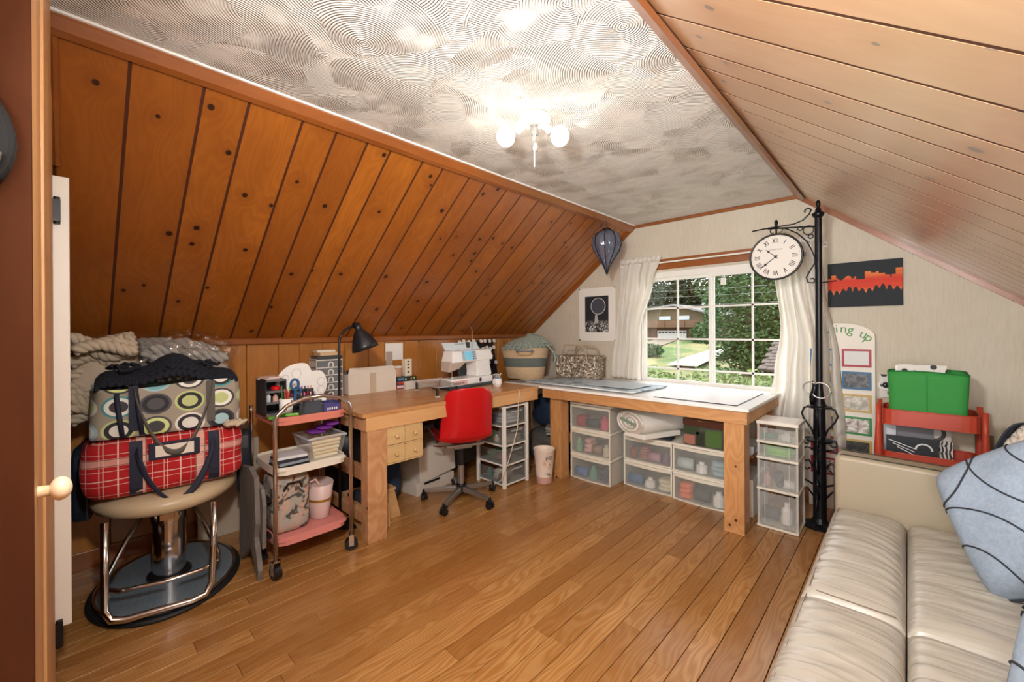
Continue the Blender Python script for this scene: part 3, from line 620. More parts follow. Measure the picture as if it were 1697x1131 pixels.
low += [(-.435, 1.60)]
tri = MB()
n = 60
def top(x):
    for (a, za), (c, zc) in zip(sky_, sky_[1:]):
        if a <= x <= c: return za if c-a < 1e-6 else za+(zc-za)*(x-a)/(c-a)
    return 1.73
for i in range(n):
    xa = -.433+.411*i/n; xb = -.433+.411*(i+1)/n; ph = lambda x: 1.592+.045*abs(math.sin((x+.4)*85))**.7+.012*math.sin(x*37)+.04*(x+.435)
    tri.hexa([(xa, YE-.0315, ph(xa)), (xb, YE-.0315, ph(xb)), (xb, YE-.030, ph(xb)), (xa, YE-.030, ph(xa))], [(xa, YE-.0315, top((xa+xb)/2)), (xb, YE-.0315, top((xa+xb)/2)), (xb, YE-.030, top((xa+xb)/2)), (xa, YE-.030, top((xa+xb)/2))])
tri.build('skyline', pm.m, cp)
# hanging glass pendant
pn = thing('hanging_ornament', 'smoky blue ribbed glass teardrop lantern hanging in the left corner', 'lantern', (-2.02, 3.42, 1.90), world=True)
gv = N('smoky_blue_glass'); gv.set('#a5adc2', .06, .2, Coat_Weight=1.0); t_ = gv.new('BsdfTransparent'); t_.inputs[0].default_value = hexc('#b9c2da'); s_ = gv.new('MixShader'); s_.inputs[0].default_value = .7
gv.L(gv.p.outputs[0], s_.inputs[1]); gv.L(t_.outputs[0], s_.inputs[2]); gv.L(s_.outputs[0], gv.out.inputs[0])
prof = [(.002, 0), (.012, .03), (.03, .075), (.07, .14), (.115, .21), (.135, .27), (.13, .33), (.105, .375), (.06, .40), (.04, .405)]
b = MB(); nn = 64
vs = [(-2.02+r*(1+.05*math.cos(8*2*PI*j/nn))*math.cos(2*PI*j/nn), 3.42+r*(1+.05*math.cos(8*2*PI*j/nn))*math.sin(2*PI*j/nn), 1.86+z) for r, z in prof for j in range(nn)]
b.add(vs, [(i*nn+j, i*nn+(j+1) % nn, (i+1)*nn+(j+1) % nn, (i+1)*nn+j) for i in range(len(prof)-1) for j in range(nn)]); b.build('glass_shade', gv.m, pn, smooth=True)
for k in range(8):
    a = 2*PI*(k+.5)/8; MB().tube([(-2.02+(r*.955+.002)*math.cos(a), 3.42+(r*.955+.002)*math.sin(a), 1.86+z) for r, z in prof], .0035, 5).build('rib', blackm, pn)
MB().lathe([(.052, .395), (.05, .41), (.032, .425), (.012, .432), (0, .434)], 20, (-2.02, 3.42, 1.86)).build('cap', blackm, pn, smooth=True)
MB().tube(arc((-2.02, 3.42, 2.313), .010, 0, 360, 14)[:-1], .002, 5, closed=True).tube([(-2.02, 3.42, 2.322), (-2.02, 3.42, 2.388)], .0015, 5).tube([(-2.02, 3.42, 1.86), (-2.02, 3.42, 1.84)], [.004, .001], 6).build('hook', blackm, pn)
for z in (1.985, 2.07, 2.16): MB().ball((-2.02+.03*math.sin(z*40), 3.42, z), .028, 10, 8).build('inner_bauble', chrome, pn, smooth=True)

# ceiling light
lamp = thing('ceiling_light', 'white ceiling light with two bare globe bulbs and a pull chain', 'ceiling light', (-1.33, 1.58, ZC), world=True)
MB().lathe([(.075, 0), (.08, -.012), (.075, -.03), (.05, -.034), (0, -.036)], 32, (-1.33, 1.58, ZC-.001)).build('base', whitep, lamp, smooth=True, bevel=0)
bulbm = plain('#fff6e8', .3, emit=3)
for a in (0, 1):
    sx = (-.06, .068)[a]; sy = (-.075, .045)[a]
    MB().cyl((-1.33+sx*.5, 1.58+sy*.5, ZC-.036), (-1.33+sx*.9, 1.58+sy*.9, ZC-.075), .02, .018).build('socket', whitep, lamp)
    MB().ball((-1.33+sx*1.5, 1.58+sy*1.5, ZC-.105), (.046, .046, .05), 18, 12).build('bulb', bulbm, lamp, smooth=True)
MB().box(-1.345, -1.318, 1.565, 1.59, ZC-.09, ZC-.036).tube([(-1.33, 1.575, ZC-.09), (-1.335, 1.57, ZC-.12), (-1.322, 1.572, ZC-.14), (-1.33, 1.575, ZC-.165)], .009, 6).build('pull_bracket', steel, lamp)
MB().tube([(-1.33, 1.575, ZC-.16), (-1.33, 1.575, ZC-.25)], .0025, 5).build('pull_chain', whitep, lamp)
for a in (0, 1):
    L = light('bulb_light', 'POINT', (-1.33+(-.06, .068)[a]*1.5, 1.58+(-.075, .045)[a]*1.5, ZC-.19), (0, 0, 0), 2.2, (1, .93, .84), shadow_soft_size=.06)

# ------------------------------------------------------------------ red office chair
red = plain('#c4121b', .32, bump=.05, bs=300)
rc_ = thing('office_chair', 'red plastic shell swivel chair on a five-star base at the desk', 'chair', (-2.585, 2.135, 0), math.radians(158))
prof = [(.25, .495), (.235, .512), (.18, .505), (.05, .487), (-.08, .482), (-.155, .495), (-.195, .54), (-.215, .60), (-.235, .70), (-.258, .80), (-.28, .90), (-.285, .925)]
wid = [.19, .20, .212, .215, .215, .215, .213, .212, .208, .20, .185, .165]
def shell(u, v):
    k = u*(len(prof)-1); i = min(int(k), len(prof)-2); f = k-i; s = 2*v-1
    x = prof[i][0]+(prof[i+1][0]-prof[i][0])*f; z = prof[i][1]+(prof[i+1][1]-prof[i][1])*f; w = wid[i]+(wid[i+1]-wid[i])*f
    seat = max(0, 1-max(0, k-4)/3); back = 1-seat
    q = abs(s)**2.6
    return (x+back*.075*q+.0*seat, s*w*(1-.02*back), z+seat*.045*q-back*.03*abs(s)**4*(1 if k > 9.5 else 0))
MB().grid(shell, 33, 18).build('seat_shell', red, rc_, smooth=True, solid=.008, sub=1)
MB().box(-.13, .13, -.03, .03, .452, .464).box(-.12, -.09, -.15, .15, .455, .470).box(.08, .11, -.15, .15, .455, .470).box(-.07, .07, -.07, .07, .425, .452).build('seat_plate', steel, rc_)
MB().tube([(0, .05, .44), (.02, .16, .435), (0, .22, .455)], .006, 6).build('tilt_lever', chrome, rc_)
MB().cyl((0, 0, .285), (0, 0, .43), .019).cyl((0, 0, .28), (0, 0, .292), .026).build('gas_strut', blackp, rc_, smooth=False)
MB().cyl((0, 0, .12), (0, 0, .285), .024).build('column', steel, rc_)
MB().cyl((0, 0, .06), (0, 0, .135), .04).build('hub', blackp, rc_, bevel=.005)
leg0 = None
for k in range(5):
    a = math.radians(9+72*k-160)
    b = MB(); b.m = Matrix.Rotation(a, 4, 'Z')
    b.hexa([(.03, -.018, .075), (.29, -.012, .062), (.29, .012, .062), (.03, .018, .075)], [(.03, -.018, .115), (.29, -.012, .088), (.29, .012, .088), (.03, .018, .115)])
    lg = b.build('leg', steel, rc_, bevel=.003)
    b = MB(); b.m = Matrix.Rotation(a, 4, 'Z') @ Matrix.Translation((.295, 0, 0)) @ Matrix.Rotation(.7*k, 4, 'Z')
    b.cyl((0, 0, .05), (0, 0, .085), .012).tube([(-.028, 0, .04), (-.015, 0, .06), (.01, 0, .064), (.03, 0, .05)], .012, 8)
    b.cyl((0, -.022, .026), (0, -.006, .026), .026).cyl((0, .006, .026), (0, .022, .026), .026)
    b.build('caster', blackp, lg)

# ------------------------------------------------------------------ salon chair with bags
sc = thing('salon_chair', 'vintage salon chair with oval cream seat, chrome column and navy arms', 'chair', (-2.93, .37, 0), math.radians(-12))
oval = lambda k, z: (k, z)
MB().lathe([(.41, 0), (.415, .012), (.405, .022), (.0, .022)], 64, sy=.78).build('rubber_rim', plain('#15181c', .6), sc, smooth=False, bevel=.004)
MB().lathe([(.388, .0225), (.385, .034), (.372, .036), (.36, .024)], 64, sy=.78).build('chrome_ring', chrome, sc, smooth=True)
bl = N('brushed_blue_rubber'); bc = bl.coord(); bl.set(bl.mix(bl.noise(bl.map(bc, (6, 140, 6)), 2, 3), '#5c6f80', '#93a4b0'), .3, .3)
MB().lathe([(.372, .0225), (.36, .033), (0, .037)], 64, sy=.78).build('base_plate', bl.m, sc, smooth=False)
MB().lathe([(.098, .037), (.095, .05), (.075, .056), (0, .056)], 32).build('column_collar', blackp, sc, smooth=True)
MB().lathe([(.072, .05), (.072, .33), (.080, .335), (.080, .43), (0, .43)], 32).build('column', chrome, sc, smooth=False)
MB().box(.02, .10, -.03, .03, .36, .42).tube([(0, -.12, .40), (0, -.075, .40)], .014, 8).tube([(0, .12, .40), (0, .075, .40)], .014, 8).build('lift_fitting', chrome, sc)
MB().tube([(.02, -.10, .40), (.10, -.16, .30), (.20, -.22, .17), (.24, -.22, .145), (.27, -.16, .13), (.285, 0, .125), (.27, .16, .13), (.24, .22, .145), (.20, .22, .17), (.10, .16, .30), (.02, .10, .40)], .011, 10).build('pump_bar', chrome, sc, smooth=True)
MB().tube([(.30, -.205, .475), (.335, -.2, .25), (.365, -.195, .10), (.385, -.17, .06), (.392, -.12, .05), (.395, .12, .05), (.388, .17, .06), (.365, .195, .10), (.335, .2, .25), (.30, .205, .475)], .0155, 12).build('footrest', chrome, sc, smooth=True)
def seatp(u, v): pass
MB().lathe([(0, .445), (.30, .452), (.355, .475), (.37, .505), (.355, .535), (.28, .55), (0, .555)], 48, (-.02, 0, 0), sy=.84).build('seat', plain('#c8b595', .35, bump=.1, bs=200), sc, smooth=True)
navyv = plain('#1c2634', .35)
for s, zt in ((-1, .76), (1, .76)):
    y = s*.345
    MB().at((-.05, y, 0), 0).prism([(-.035, .40), (.03, .395), (.045, .45), (.05, .66), (.04, .73), (.01, .765), (-.22, .775), (-.24, .75), (-.22, .72), (-.06, .715), (-.045, .68)], 'Y', -.034, .034).build('arm', navyv, sc, bevel=.014, seg=3, smooth=False)
# red plaid duffel
pl = N('red_plaid'); pc = pl.coord(); px, py, pz = pl.sep(pc)
def stripes(n, v, period, marks):
    f = n.math('FRACT', n.math('DIVIDE', n.math('ADD', v, 5.0), period)); o = None
    for c_, w in marks:
        k = n.math('COMPARE', f, c_, w); o = k if o is None else n.math('ADD', o, k, clamp=True)
    return o
wa = stripes(pl, py, .23, [(.25, .09), (.62, .008), (.68, .008)]); wb = stripes(pl, pz, .19, [(.3, .10), (.75, .01)])
la = stripes(pl, py, .23, [(.08, .006), (.43, .006), (.9, .012)]); lb = stripes(pl, pz, .19, [(.1, .006), (.5, .006), (.88, .012)])
col = pl.mix(pl.math('MULTIPLY', wa, .6), '#b3151b', '#f3d3c2'); col = pl.mix(pl.math('MULTIPLY', wb, .45), col, '#f3d3c2')
col = pl.mix(pl.math('MULTIPLY', pl.math('ADD', la, lb, clamp=True), .6), col, '#f7e9df')
col = pl.mix(pl.math('MULTIPLY', pl.math('ADD', stripes(pl, py, .23, [(.33, .01), (.17, .01)]), stripes(pl, pz, .19, [(.22, .01), (.38, .01)]), clamp=True), .7), col, '#4a1016')
pl.set(col, .85); pl.bump(pl.noise(pc, 12, 3), .35, .02)
def softbox(b, x0, x1, y0, y1, z0, z1, p=5, n=14, bul=.0, wob=.006, seed=0):
    """bag-like rounded box"""
    cx, cy, cz = (x0+x1)/2, (y0+y1)/2, (z0+z1)/2; hx, hy, hz = (x1-x0)/2, (y1-y0)/2, (z1-z0)/2
    vs = []; fs = []
    def pt(a, b_):
        th = PI*a; ph = 2*PI*b_; d = Vector((math.sin(th)*math.cos(ph), math.sin(th)*math.sin(ph), math.cos(th)))
        k = (abs(d.x)**p+abs(d.y)**p+abs(d.z)**p)**(-1/p); d = d*k
        w = 1+wob*8*math.sin(d.y*6+seed)*math.sin(d.z*5+seed*2+d.x*3)
        return (cx+d.x*hx*w, cy+d.y*hy*w, cz+d.z*hz*(1+wob*4*math.sin(d.y*5+seed)))
    nu, nv = n*3, n*2
    b.add([pt(i/nv, j/nu) for i in range(nv+1) for j in range(nu)], [(i*nu+j, (i+1)*nu+j, (i+1)*nu+(j+1) % nu, i*nu+(j+1) % nu) for i in range(nv) for j in range(nu)])
    return b
df = thing('duffel_bag', 'red plaid fabric storage bag with navy straps lying on the salon chair seat', 'bag', (-2.87, .36, .555), math.radians(-4))
softbox(MB(), -.17, .20, -.325, .315, .0, .285, 6, 14, wob=.004).build('body', pl.m, df, smooth=True)
navy = plain('#1a2036', .7)
for y in (-.13, .175): MB().grid(lambda u, v: (.205-.02*(abs(2*v-1)**6), y-.024+.048*u, .02+.25*v), 2, 8).build('strap_band', navy, df, solid=.006)
MB().grid(lambda u, v: (.214+.03*math.sin(PI*v)+.005*u, (-.13+.305*v)+(.012*(u-.5)), .235-.26*math.sin(PI*v)**.7+.036*(u-.5)*math.cos(PI*v)-(.012 if .1 < v < .9 else 0)*u), 3, 24).build('handle', navy, df, smooth=True, solid=.004)
MB().box(.199, .212, -.085, .115, .17, .252).build('label_pocket', navy, df, bevel=.004); MB().box(.211, .214, -.06, .09, .183, .238).build('label_card', plain('#e9e0d3', .5), df)
# dotted tote
dt = N('dotted_print'); dc = dt.coord(); dx_, dy_, dz_ = dt.sep(dc)
uu = dt.math('DIVIDE', dy_, .135); vv = dt.math('DIVIDE', dt.math('ADD', dz_, .02), .112)
fu = dt.math('SUBTRACT', dt.math('FRACT', dt.math('ADD', uu, 20.0)), .5); fv_ = dt.math('SUBTRACT', dt.math('FRACT', dt.math('ADD', vv, 20.0)), .5)
cell = dt.comb(dt.math('FLOOR', uu), dt.math('FLOOR', vv), 3.0); rn = dt.wn(cell)
dd = dt.math('SQRT', dt.math('ADD', dt.math('MULTIPLY', fu, fu), dt.math('MULTIPLY', fv_, fv_)))
pal = [(0, '#46454a'), (.16, '#4f9aa0'), (.32, '#c3cf8e'), (.5, '#e9e6dc'), (.62, '#a5c9cf'), (.8, '#55555a')]
c1 = dt.ramp(rn[0], pal, True); r2_ = dt.sep(rn[1]); c2 = dt.ramp(r2_[1], [(0, '#efeee6'), (.3, '#2f3036'), (.5, '#d8e59a'), (.7, '#7db9c2'), (.85, '#efeee6')], True); c3 = dt.ramp(r2_[2], pal, True)
cc = dt.mix(dt.math('LESS_THAN', dd, .46), '#a39a8a', c1); cc = dt.mix(dt.math('LESS_THAN', dd, .38), cc, c2); cc = dt.mix(dt.math('LESS_THAN', dd, .25), cc, c3)
dt.set(cc, .8); dt.bump(dt.noise(dc, 14, 2), .2, .01)
tt = thing('tote_bag', 'grey canvas tote with multicoloured ringed dots, on top of the plaid bag', 'bag', (-2.88, .37, .845), math.radians(-3))
def tote(u, v):
    a = 2*PI*u; k = (abs(math.cos(a))**6+abs(math.sin(a))**6)**(-1/6); h = .24+.0*v
    w = 1+.02*math.sin(a*5+v*4)
    return (.02+.155*k*math.cos(a)*w*(1-.10*v), .30*k*math.sin(a)*w*(1-.03*v), h*v+.01*math.sin(a*3)*v)
MB().grid(tote, 56, 12, closeu=True).build('body', dt.m, tt, smooth=True, solid=.004)
MB().box(-.12, .15, -.27, .27, 0, .008).build('bottom', dt.m, tt)
strapm = plain('#5e5953', .8)
MB().grid(lambda u, v: (.17+.02+.035*math.sin(PI*v)+.003*u, -.15+.31*v+.0*u, .235-.33*math.sin(PI*v)**.75+.03*(u-.5)*(1 if v < .5 else 1)), 2, 28).build('handle', strapm, tt, smooth=True, solid=.004)
for y in (-.15, .155): MB().grid(lambda u, v: (.181-.008*v, y-.018+.036*u, .03+.215*v), 2, 6).build('strap_band', strapm if y > 0 else navy, tt, solid=.006)
for y in (-.20, -.13): MB().tube([(.10, y, .25), (.17, y-.01, .20), (.195, y, .10), (.19, y+.01, .01)], .010, 6).build('ribbon', navy, tt, smooth=True)
# navy knit in the tote
nk = plain('#161c28', .95, bump=.6, bs=150)
b = MB(); b.at((-2.88, .37, 1.06), math.radians(-3))
knit(b, lambda u, v: (-.12+.27*v, -.285+.57*u, .01+(.125+.035*math.sin(u*11+2))*math.sin(PI*min(1, max(0, u)))**.35*math.sin(PI*(.1+.85*v))**.6), 20, 10, .024)
for k in range(16):
    a = random.uniform(0, 2*PI); y = random.uniform(-.25, .25); x = random.uniform(-.02, .12)
    b.tube([(x+.03*math.cos(a+t*1.4), y+.035*math.sin(a+t*1.4), .115+.015*math.sin(t*2)) for t in range(4)], .009, 6)
centred(b, 'knitted_blanket', nk, 'navy blue chunky knit blanket filling the dotted tote', 'blanket', smooth=True)
# plastic bag of grey and cream cable knits behind
b = MB()
knit(b, lambda u, v: (-3.14+.14*v, .05+.33*u, 1.02+.22*math.sin(PI*(.2+.6*u))**.4*(v*.4+.6)), 9, 5, .034)
cr = plain('#cbbba4', .95, bump=.6, bs=120); gy = plain('#a3a09a', .95, bump=.6, bs=120)
b2 = MB()
def cable(b, pts, r, tw=2):
    P = [Vector(p) for p in pts]
    for ph in (0, 2.1, 4.2):
        q = []
        for i in range(len(P)*6-5):
            t = i/6; k = min(int(t), len(P)-2); f = t-k; p = P[k].lerp(P[k+1], f); d = (P[k+1]-P[k]).normalized(); s_ = d.orthogonal().normalized(); w = d.cross(s_); a = ph+t*tw*1.6
            q.append(p+(s_*math.cos(a)+w*math.sin(a))*r*.75)
        b.tube(q, r*.7, 6)
for k in range(9):
    z = .90+.05*k; cable(b2, [(-3.05+.04*math.sin(k), .0+.05*j, z+.03*math.sin(j*1.3+k)) for j in range(5)], .022)
for k in range(7): cable(b2, [(-3.28+.055*k, .015+.045*j, 1.305+.02*math.sin(j+k)-.012*abs(k-3)) for j in range(6)], .022)
softbox(b2, -3.32, -3.05, .0, .27, .88, 1.30, 4)
centred(b2, 'cable_knit_blanket', cr, 'cream cable knit blanket bundled beside the white cupboard door', 'blanket', smooth=True)
b3 = MB(); softbox(b3, -3.32, -2.98, .25, .64, 1.02, 1.24, 3)
for k in range(6): cable(b3, [(-3.25+.05*k, .27+.06*j, 1.255+.035*math.sin(j*.9+k)-.02*max(0, j-3)) for j in range(7)], .023)
for k in range(3): cable(b3, [(-2.98, .30+.07*j, 1.14+.05*k+.02*math.sin(j+k)-.03*max(0, j-3)) for j in range(6)], .024)
centred(b3, 'cable_knit_blanket', gy, 'grey cable knit blanket inside the clear plastic bag', 'blanket', smooth=True)
pb = N('crinkled_clear_plastic'); pc = pb.coord(); nb = pb.new('Bump'); nb.inputs['Strength'].default_value = 1.0; nb.inputs['Distance'].default_value = .03; pb.L(pb.vor(pb.map(pc, (1, 1, 1)), 22), nb.inputs['Height'])
gl2 = pb.new('BsdfGlossy'); gl2.inputs['Roughness'].default_value = .08; pb.L(nb.outputs[0], gl2.inputs['Normal']); tp2 = pb.new('BsdfTransparent'); mm2 = pb.new('MixShader'); mm2.inputs[0].default_value = .82
pb.L(gl2.outputs[0], mm2.inputs[1]); pb.L(tp2.outputs[0], mm2.inputs[2]); pb.L(mm2.outputs[0], pb.out.inputs[0])
b = MB(); softbox(b, -3.34, -2.93, .22, .72, .98, 1.36, 2.8, 16, wob=.012, seed=2)
centred(b, 'plastic_bag', pb.m, 'crinkled clear plastic bag over the grey knits at the top of the pile', 'plastic bag', smooth=True)
b = MB()
for k in range(4): b.tube([(-2.655+.02*math.cos(t*.9+k), .60+.03*math.sin(t*.9)+.012*k, .855+.012*math.sin(t*2+k)) for t in range(8)], .011, 6)
centred(b, 'yarn_tuft', cr, 'cream yarn tuft poking out between the two bags', 'yarn', smooth=True)
o = MB().hexa([(-3.35, .56, 0), (-3.30, .56, 0), (-3.30, .92, 0), (-3.35, .92, 0)], [(-3.385, .56, .60), (-3.355, .56, .60), (-3.355, .92, .60), (-3.385, .92, .60)]).build('panel_board', plain('#b7ab98', .7)); tag(o, 'plain beige board leaning on the wall behind the salon chair', 'board')
# ------------------------------------------------------------------ pink three-shelf trolley
pink = plain('#d3806f', .4, bump=.1, bs=60); pink2 = plain('#d98a83', .45)
CX_, CY0, CY1, CXB = -2.50, .765, 1.19, -2.95
ct = thing('trolley', 'vintage metal trolley with pink trays and chromed hoop frame beside the desk', 'trolley', (-2.68, .98, 0), world=True)
def tray(z, mat, name):
    b = MB(); x0, x1, y0, y1 = CXB, CX_-.012, CY0+.012, CY1-.012
    b.rbox(x0, x1, y0, y1, z-.004, z, .035, 4)
    def rim(u, v):
        a = 2*PI*u; k = (abs(math.cos(a))**7+abs(math.sin(a))**7)**(-1/7); w = 1+.0*v
        return ((x0+x1)/2+(x1-x0)/2*k*math.cos(a)*w, (y0+y1)/2+(y1-y0)/2*k*math.sin(a)*w, z-.03+.045*v)
    b.grid(rim, 48, 3, closeu=True)
    return b.build(name, mat, ct, solid=.003)
tray(.855, pink, 'top_tray'); tray(.575, plain('#e8e1d3', .45), 'middle_tray'); tray(.185, pink2, 'bottom_tray')
MB().tube([(CX_, CY0, .10), (CX_, CY0, .86), (CX_, CY0+.012, .89), (CX_, CY0+.06, .935), (CX_, CY0+.15, .965), (CX_, CY0+.26, .97), (CX_, CY1-.06, .945), (CX_, CY1-.012, .905), (CX_, CY1, .87), (CX_, CY1, .10)], .0115, 10).build('hoop_frame', chrome, ct, smooth=True)
MB().tube([(CXB+.02, CY0, .10), (CXB+.02, CY0, .86), (CXB+.02, CY0, .90)], .0105, 8).build('rear_post', chrome, ct, smooth=True)
MB().tube([(CXB+.02, CY1, .10), (CXB+.02, CY1, .86), (CXB+.02, CY1, .90)], .0105, 8).build('rear_post', chrome, ct, smooth=True)
for x, y, a in ((CX_, CY0, .2), (CX_, CY1, 1.2), (CXB+.02, CY0, .5), (CXB+.02, CY1, 2)):
    c = MB().at((x, y, 0), a).box(-.014, .014, -.022, -.018, .03, .10).box(-.014, .014, .018, .022, .03, .10).box(-.014, .014, -.022, .022, .095, .10).build('caster_fork', chrome, ct)
    MB().at((x, y, 0), a).cyl((0, -.016, .038), (0, .016, .038), .038, n=20).build('wheel', blackp, c)
# grey folded board with black brackets, leaning between chair and trolley
gb = thing('weathered_board', 'tall weathered grey plank board with black brackets between salon chair and trolley', 'board', (-2.70, .69, 0), world=True)
MB().prism([(-2.90, .10), (-2.86, .56), (-2.70, .585), (-2.60, .545), (-2.575, .30), (-2.60, .22), (-2.535, .06), (-2.55, .0), (-2.62, .09), (-2.68, .14), (-2.87, .0)], 'Y', .690, .715).build('board_panel', greyw, gb, bevel=.002)
MB().prism([(-2.66, .50), (-2.58, .48), (-2.545, .40), (-2.555, .26), (-2.56, .16), (-2.63, .24)], 'Y', .718, .737).build('board_panel', greyw, gb, bevel=.002)
for z in (.09, .20, .40): MB().box(-2.66, -2.60, .72, .775 if z > .1 else .76, z-.010, z+.010).box(-2.67, -2.655, .716, .765, z-.02, z+.02).build('bracket', blackm, gb)
T1, T2, T3 = .856, .576, .186
# top tray: desk organiser
og = thing('desk_organizer', 'black mesh desk organiser of open shelves on the trolley top', 'organizer', (-2.76, .81, T1), math.radians(0))
MB().box(-.10, .085, -.038, -.034, 0, .215).box(-.10, .085, .068, .072, 0, .21).box(-.10, -.096, -.034, .068, 0, .215).build('side_panel', plain('#33343a', .5), og)
for z in (.004, .07, .135, .20): MB().box(-.096, .085, -.034, .068, z, z+.004).box(.082, .087, -.034, .068, z, z+.014).build('shelf', plain('#77797e', .35, .6), og)
def small(name, mb, mat, label, cat, group=None, **k): return centred(mb, name, mat, label, cat, group, **k)
small('paint_bottle', MB().cyl((-2.70, .792, T1+.0755), (-2.70, .792, T1+.118), .014).cyl((-2.70, .792, T1+.118), (-2.70, .792, T1+.128), .008), plain('#b9bfc4', .3), 'small silver bottle in the organiser, middle compartment', 'bottle')
small('paint_bottle', MB().cyl((-2.70, .83, T1+.0755), (-2.70, .83, T1+.112), .015).cyl((-2.70, .83, T1+.112), (-2.70, .83, T1+.122), .009), plain('#c9a596', .3), 'small pinkish bottle in the organiser, middle compartment', 'bottle')
small('tape_dispenser', MB().ball((-2.71, .835, T1+.157), (.03, .028, .018), 14, 8), plain('#c8141c', .25), 'glossy red tape dispenser in the top compartment of the organiser', 'tape dispenser', smooth=True)
small('paper_stack', MB().at((-2.76, .815, T1+.2045), .15).box(-.07, .05, -.04, .04, 0, .012).box(-.05, .06, -.03, .045, .012, .02), plain('#e6c9bf', .7), 'pinkish paper pads lying on top of the organiser', 'paper')
small('craft_knife', MB().at((-2.585, .80, T1+.004), math.radians(35)).box(-.012, .012, -.05, .07, 0, .016).box(-.008, .008, .07, .10, .004, .01), plain('#5fae3a', .35), 'green craft knife lying at the front of the trolley top', 'knife', bevel=.003)
small('craft_knife', MB().at((-2.61, .875, T1+.002), math.radians(-20)).box(-.010, .010, -.05, .05, 0, .014), plain('#79c24a', .35), 'second green craft knife, the one next to the spotted mug', 'knife', bevel=.003)
small('pad', MB().at((-2.62, .80, T1+.0005), .1).box(-.075, .075, -.035, .05, 0, .003), plain('#3d4a38', .7), 'dark green cutting pad under the green craft knives', 'pad')
# mug with pens
mg = thing('mug', 'white mug with small dark figures, full of pens and pencils', 'mug', (-2.68, .882, T1))
MB().lathe([(.034, 0), (.037, .004), (.038, .095), (.035, .095), (.034, .01), (0, .008)], 24).build('cup', white, mg, smooth=True)
for a in range(7): MB().at((0, 0, .02+.012*(a % 5)), -.6+a*.28).box(.0375, .0392, -.003, .004, 0, .018).build('figure', blackp, mg)
pcols = ['#c3272b', '#e6e6e6', '#3d7d3a', '#8ec63f', '#2b2b2f', '#d84a3a', '#f0f0ec', '#2f6f3a', '#b0392f', '#e8c33a']
names = ['red', 'white', 'dark green', 'lime green', 'black', 'orange-red', 'clear', 'forest green', 'brick red', 'yellow']
for i, cl in enumerate(pcols):
    a = i*2.4; rr = .009+.013*(i % 3)/2; p0 = Vector((-2.68+rr*math.cos(a)*.6, .882+rr*math.sin(a)*.6, T1+.012)); p1 = p0+Vector((.014*math.cos(a), .014*math.sin(a), .125+.008*(i % 4)))
    small('pen', MB().cyl(p0, p1, .0038, n=8).cyl(p1, p1+(p1-p0).normalized()*.012, .0036, .001, n=8), plain(cl, .35), names[i]+' pen standing in the white mug on the trolley', 'pen', 'pens in the white mug')
small('scissors', MB().tube(arc((-2.665, .925, T1+.175), .022, 0, 360, 16, 'YZ', .03)[:-1], .008, 6, closed=True).tube(arc((-2.665, .945, T1+.135), .014, 0, 360, 16, 'YZ', .018)[:-1], .006, 6, closed=True).box(-2.668, -2.662, .92, .935, T1+.001, T1+.15), plain('#2e5f8d', .4), 'blue-handled scissors standing behind the nail polish rack', 'scissors')
# palette
pa = thing('paint_palette', 'white plastic paint palette standing upright at the back of the trolley', 'palette', (-2.80, .985, T1+.02))
pts = []
for i in range(40):
    a = 2*PI*i/40; r = 1-.30*math.exp(-((a-1.25)/.22)**2)-.10*math.exp(-((a-5.2)/.5)**2); pts.append((.165*r*math.cos(a), .14+.135*r*math.sin(a)))
palb = MB(); palb.m = Matrix.Rotation(math.radians(-14), 4, 'X') @ Matrix.Rotation(math.radians(8), 4, 'Z')
palb.prism(pts, 'X', -.006, .003).build('plate', white, pa, bevel=.002)
for a, r, w in ((.4, .115, .026), (-.15, .12, .024), (-.75, .10, .022), (2.2, .09, .03), (2.9, .11, .02)):
    palb = MB(); palb.m = Matrix.Rotation(math.radians(-14), 4, 'X') @ Matrix.Rotation(math.radians(8), 4, 'Z')
    c = (.004, r*math.cos(a)*1.1, .14+r*math.sin(a)*.8); palb.tube(arc(c, w, 0, 360, 20, 'YZ')[:-1], .0022, 5, closed=True).build('paint_well', plain('#d9d6d0', .4), pa)
# nail polish rack
nr = thing('polish_rack', 'tiered dark clear rack crammed with nail polish bottles on the trolley', 'rack', (-2.70, .985, T1))
for k in range(4): MB().box(.055-.04*k, .09-.04*k, -.075, .075, 0, .03+.035*k).build('tier', plain('#2a2d33', .15, trans=.25), nr, bevel=.003)
cols = ['#c2185b', '#d9432f', '#8e24aa', '#e8a27a', '#f06fa0', '#b7152a', '#f3d1c0', '#5a1a5a', '#e2557c', '#c98a5a', '#8a1030', '#f5f0ec', '#b23aa0', '#3a3a44', '#d98bb0', '#e0b080']
cnm = ['magenta', 'orange-red', 'violet', 'peach', 'pink', 'crimson', 'pale pink', 'plum', 'rose', 'copper', 'burgundy', 'white', 'fuchsia', 'charcoal', 'mauve', 'sand']
for k in range(16):
    t = k//8; x = -2.70+.035-.04*(t+1)+.0; y = .985-.064+.0183*(k % 8); z = T1+.0305+.035*(t+1)
    b = MB().at((x, y, z), 0, 0, .0).cyl((0, 0, 0), (0, 0, .022), .0078, n=8).cyl((0, 0, .022), (0, 0, .05), .0045, n=8)
    small('polish_bottle', b, plain(cols[k], .2), cnm[k]+' nail polish bottle in the '+('front' if t == 0 else 'upper')+' row of the rack', 'bottle', 'nail polish bottles')
small('clear_caddy', MB().rbox(-2.615, -2.53, .925, 1.04, T1+.0005, T1+.06, .02).rbox(-2.61, -2.535, .93, 1.035, T1+.06, T1+.085, .02), plain('#5a6069', .1, trans=.35), 'small dark translucent caddy in front of the polish rack', 'caddy')
cc_ = thing('greeting_card', 'white card with a green four-leaf clover beside the polish rack', 'card', (-2.69, 1.075, T1))
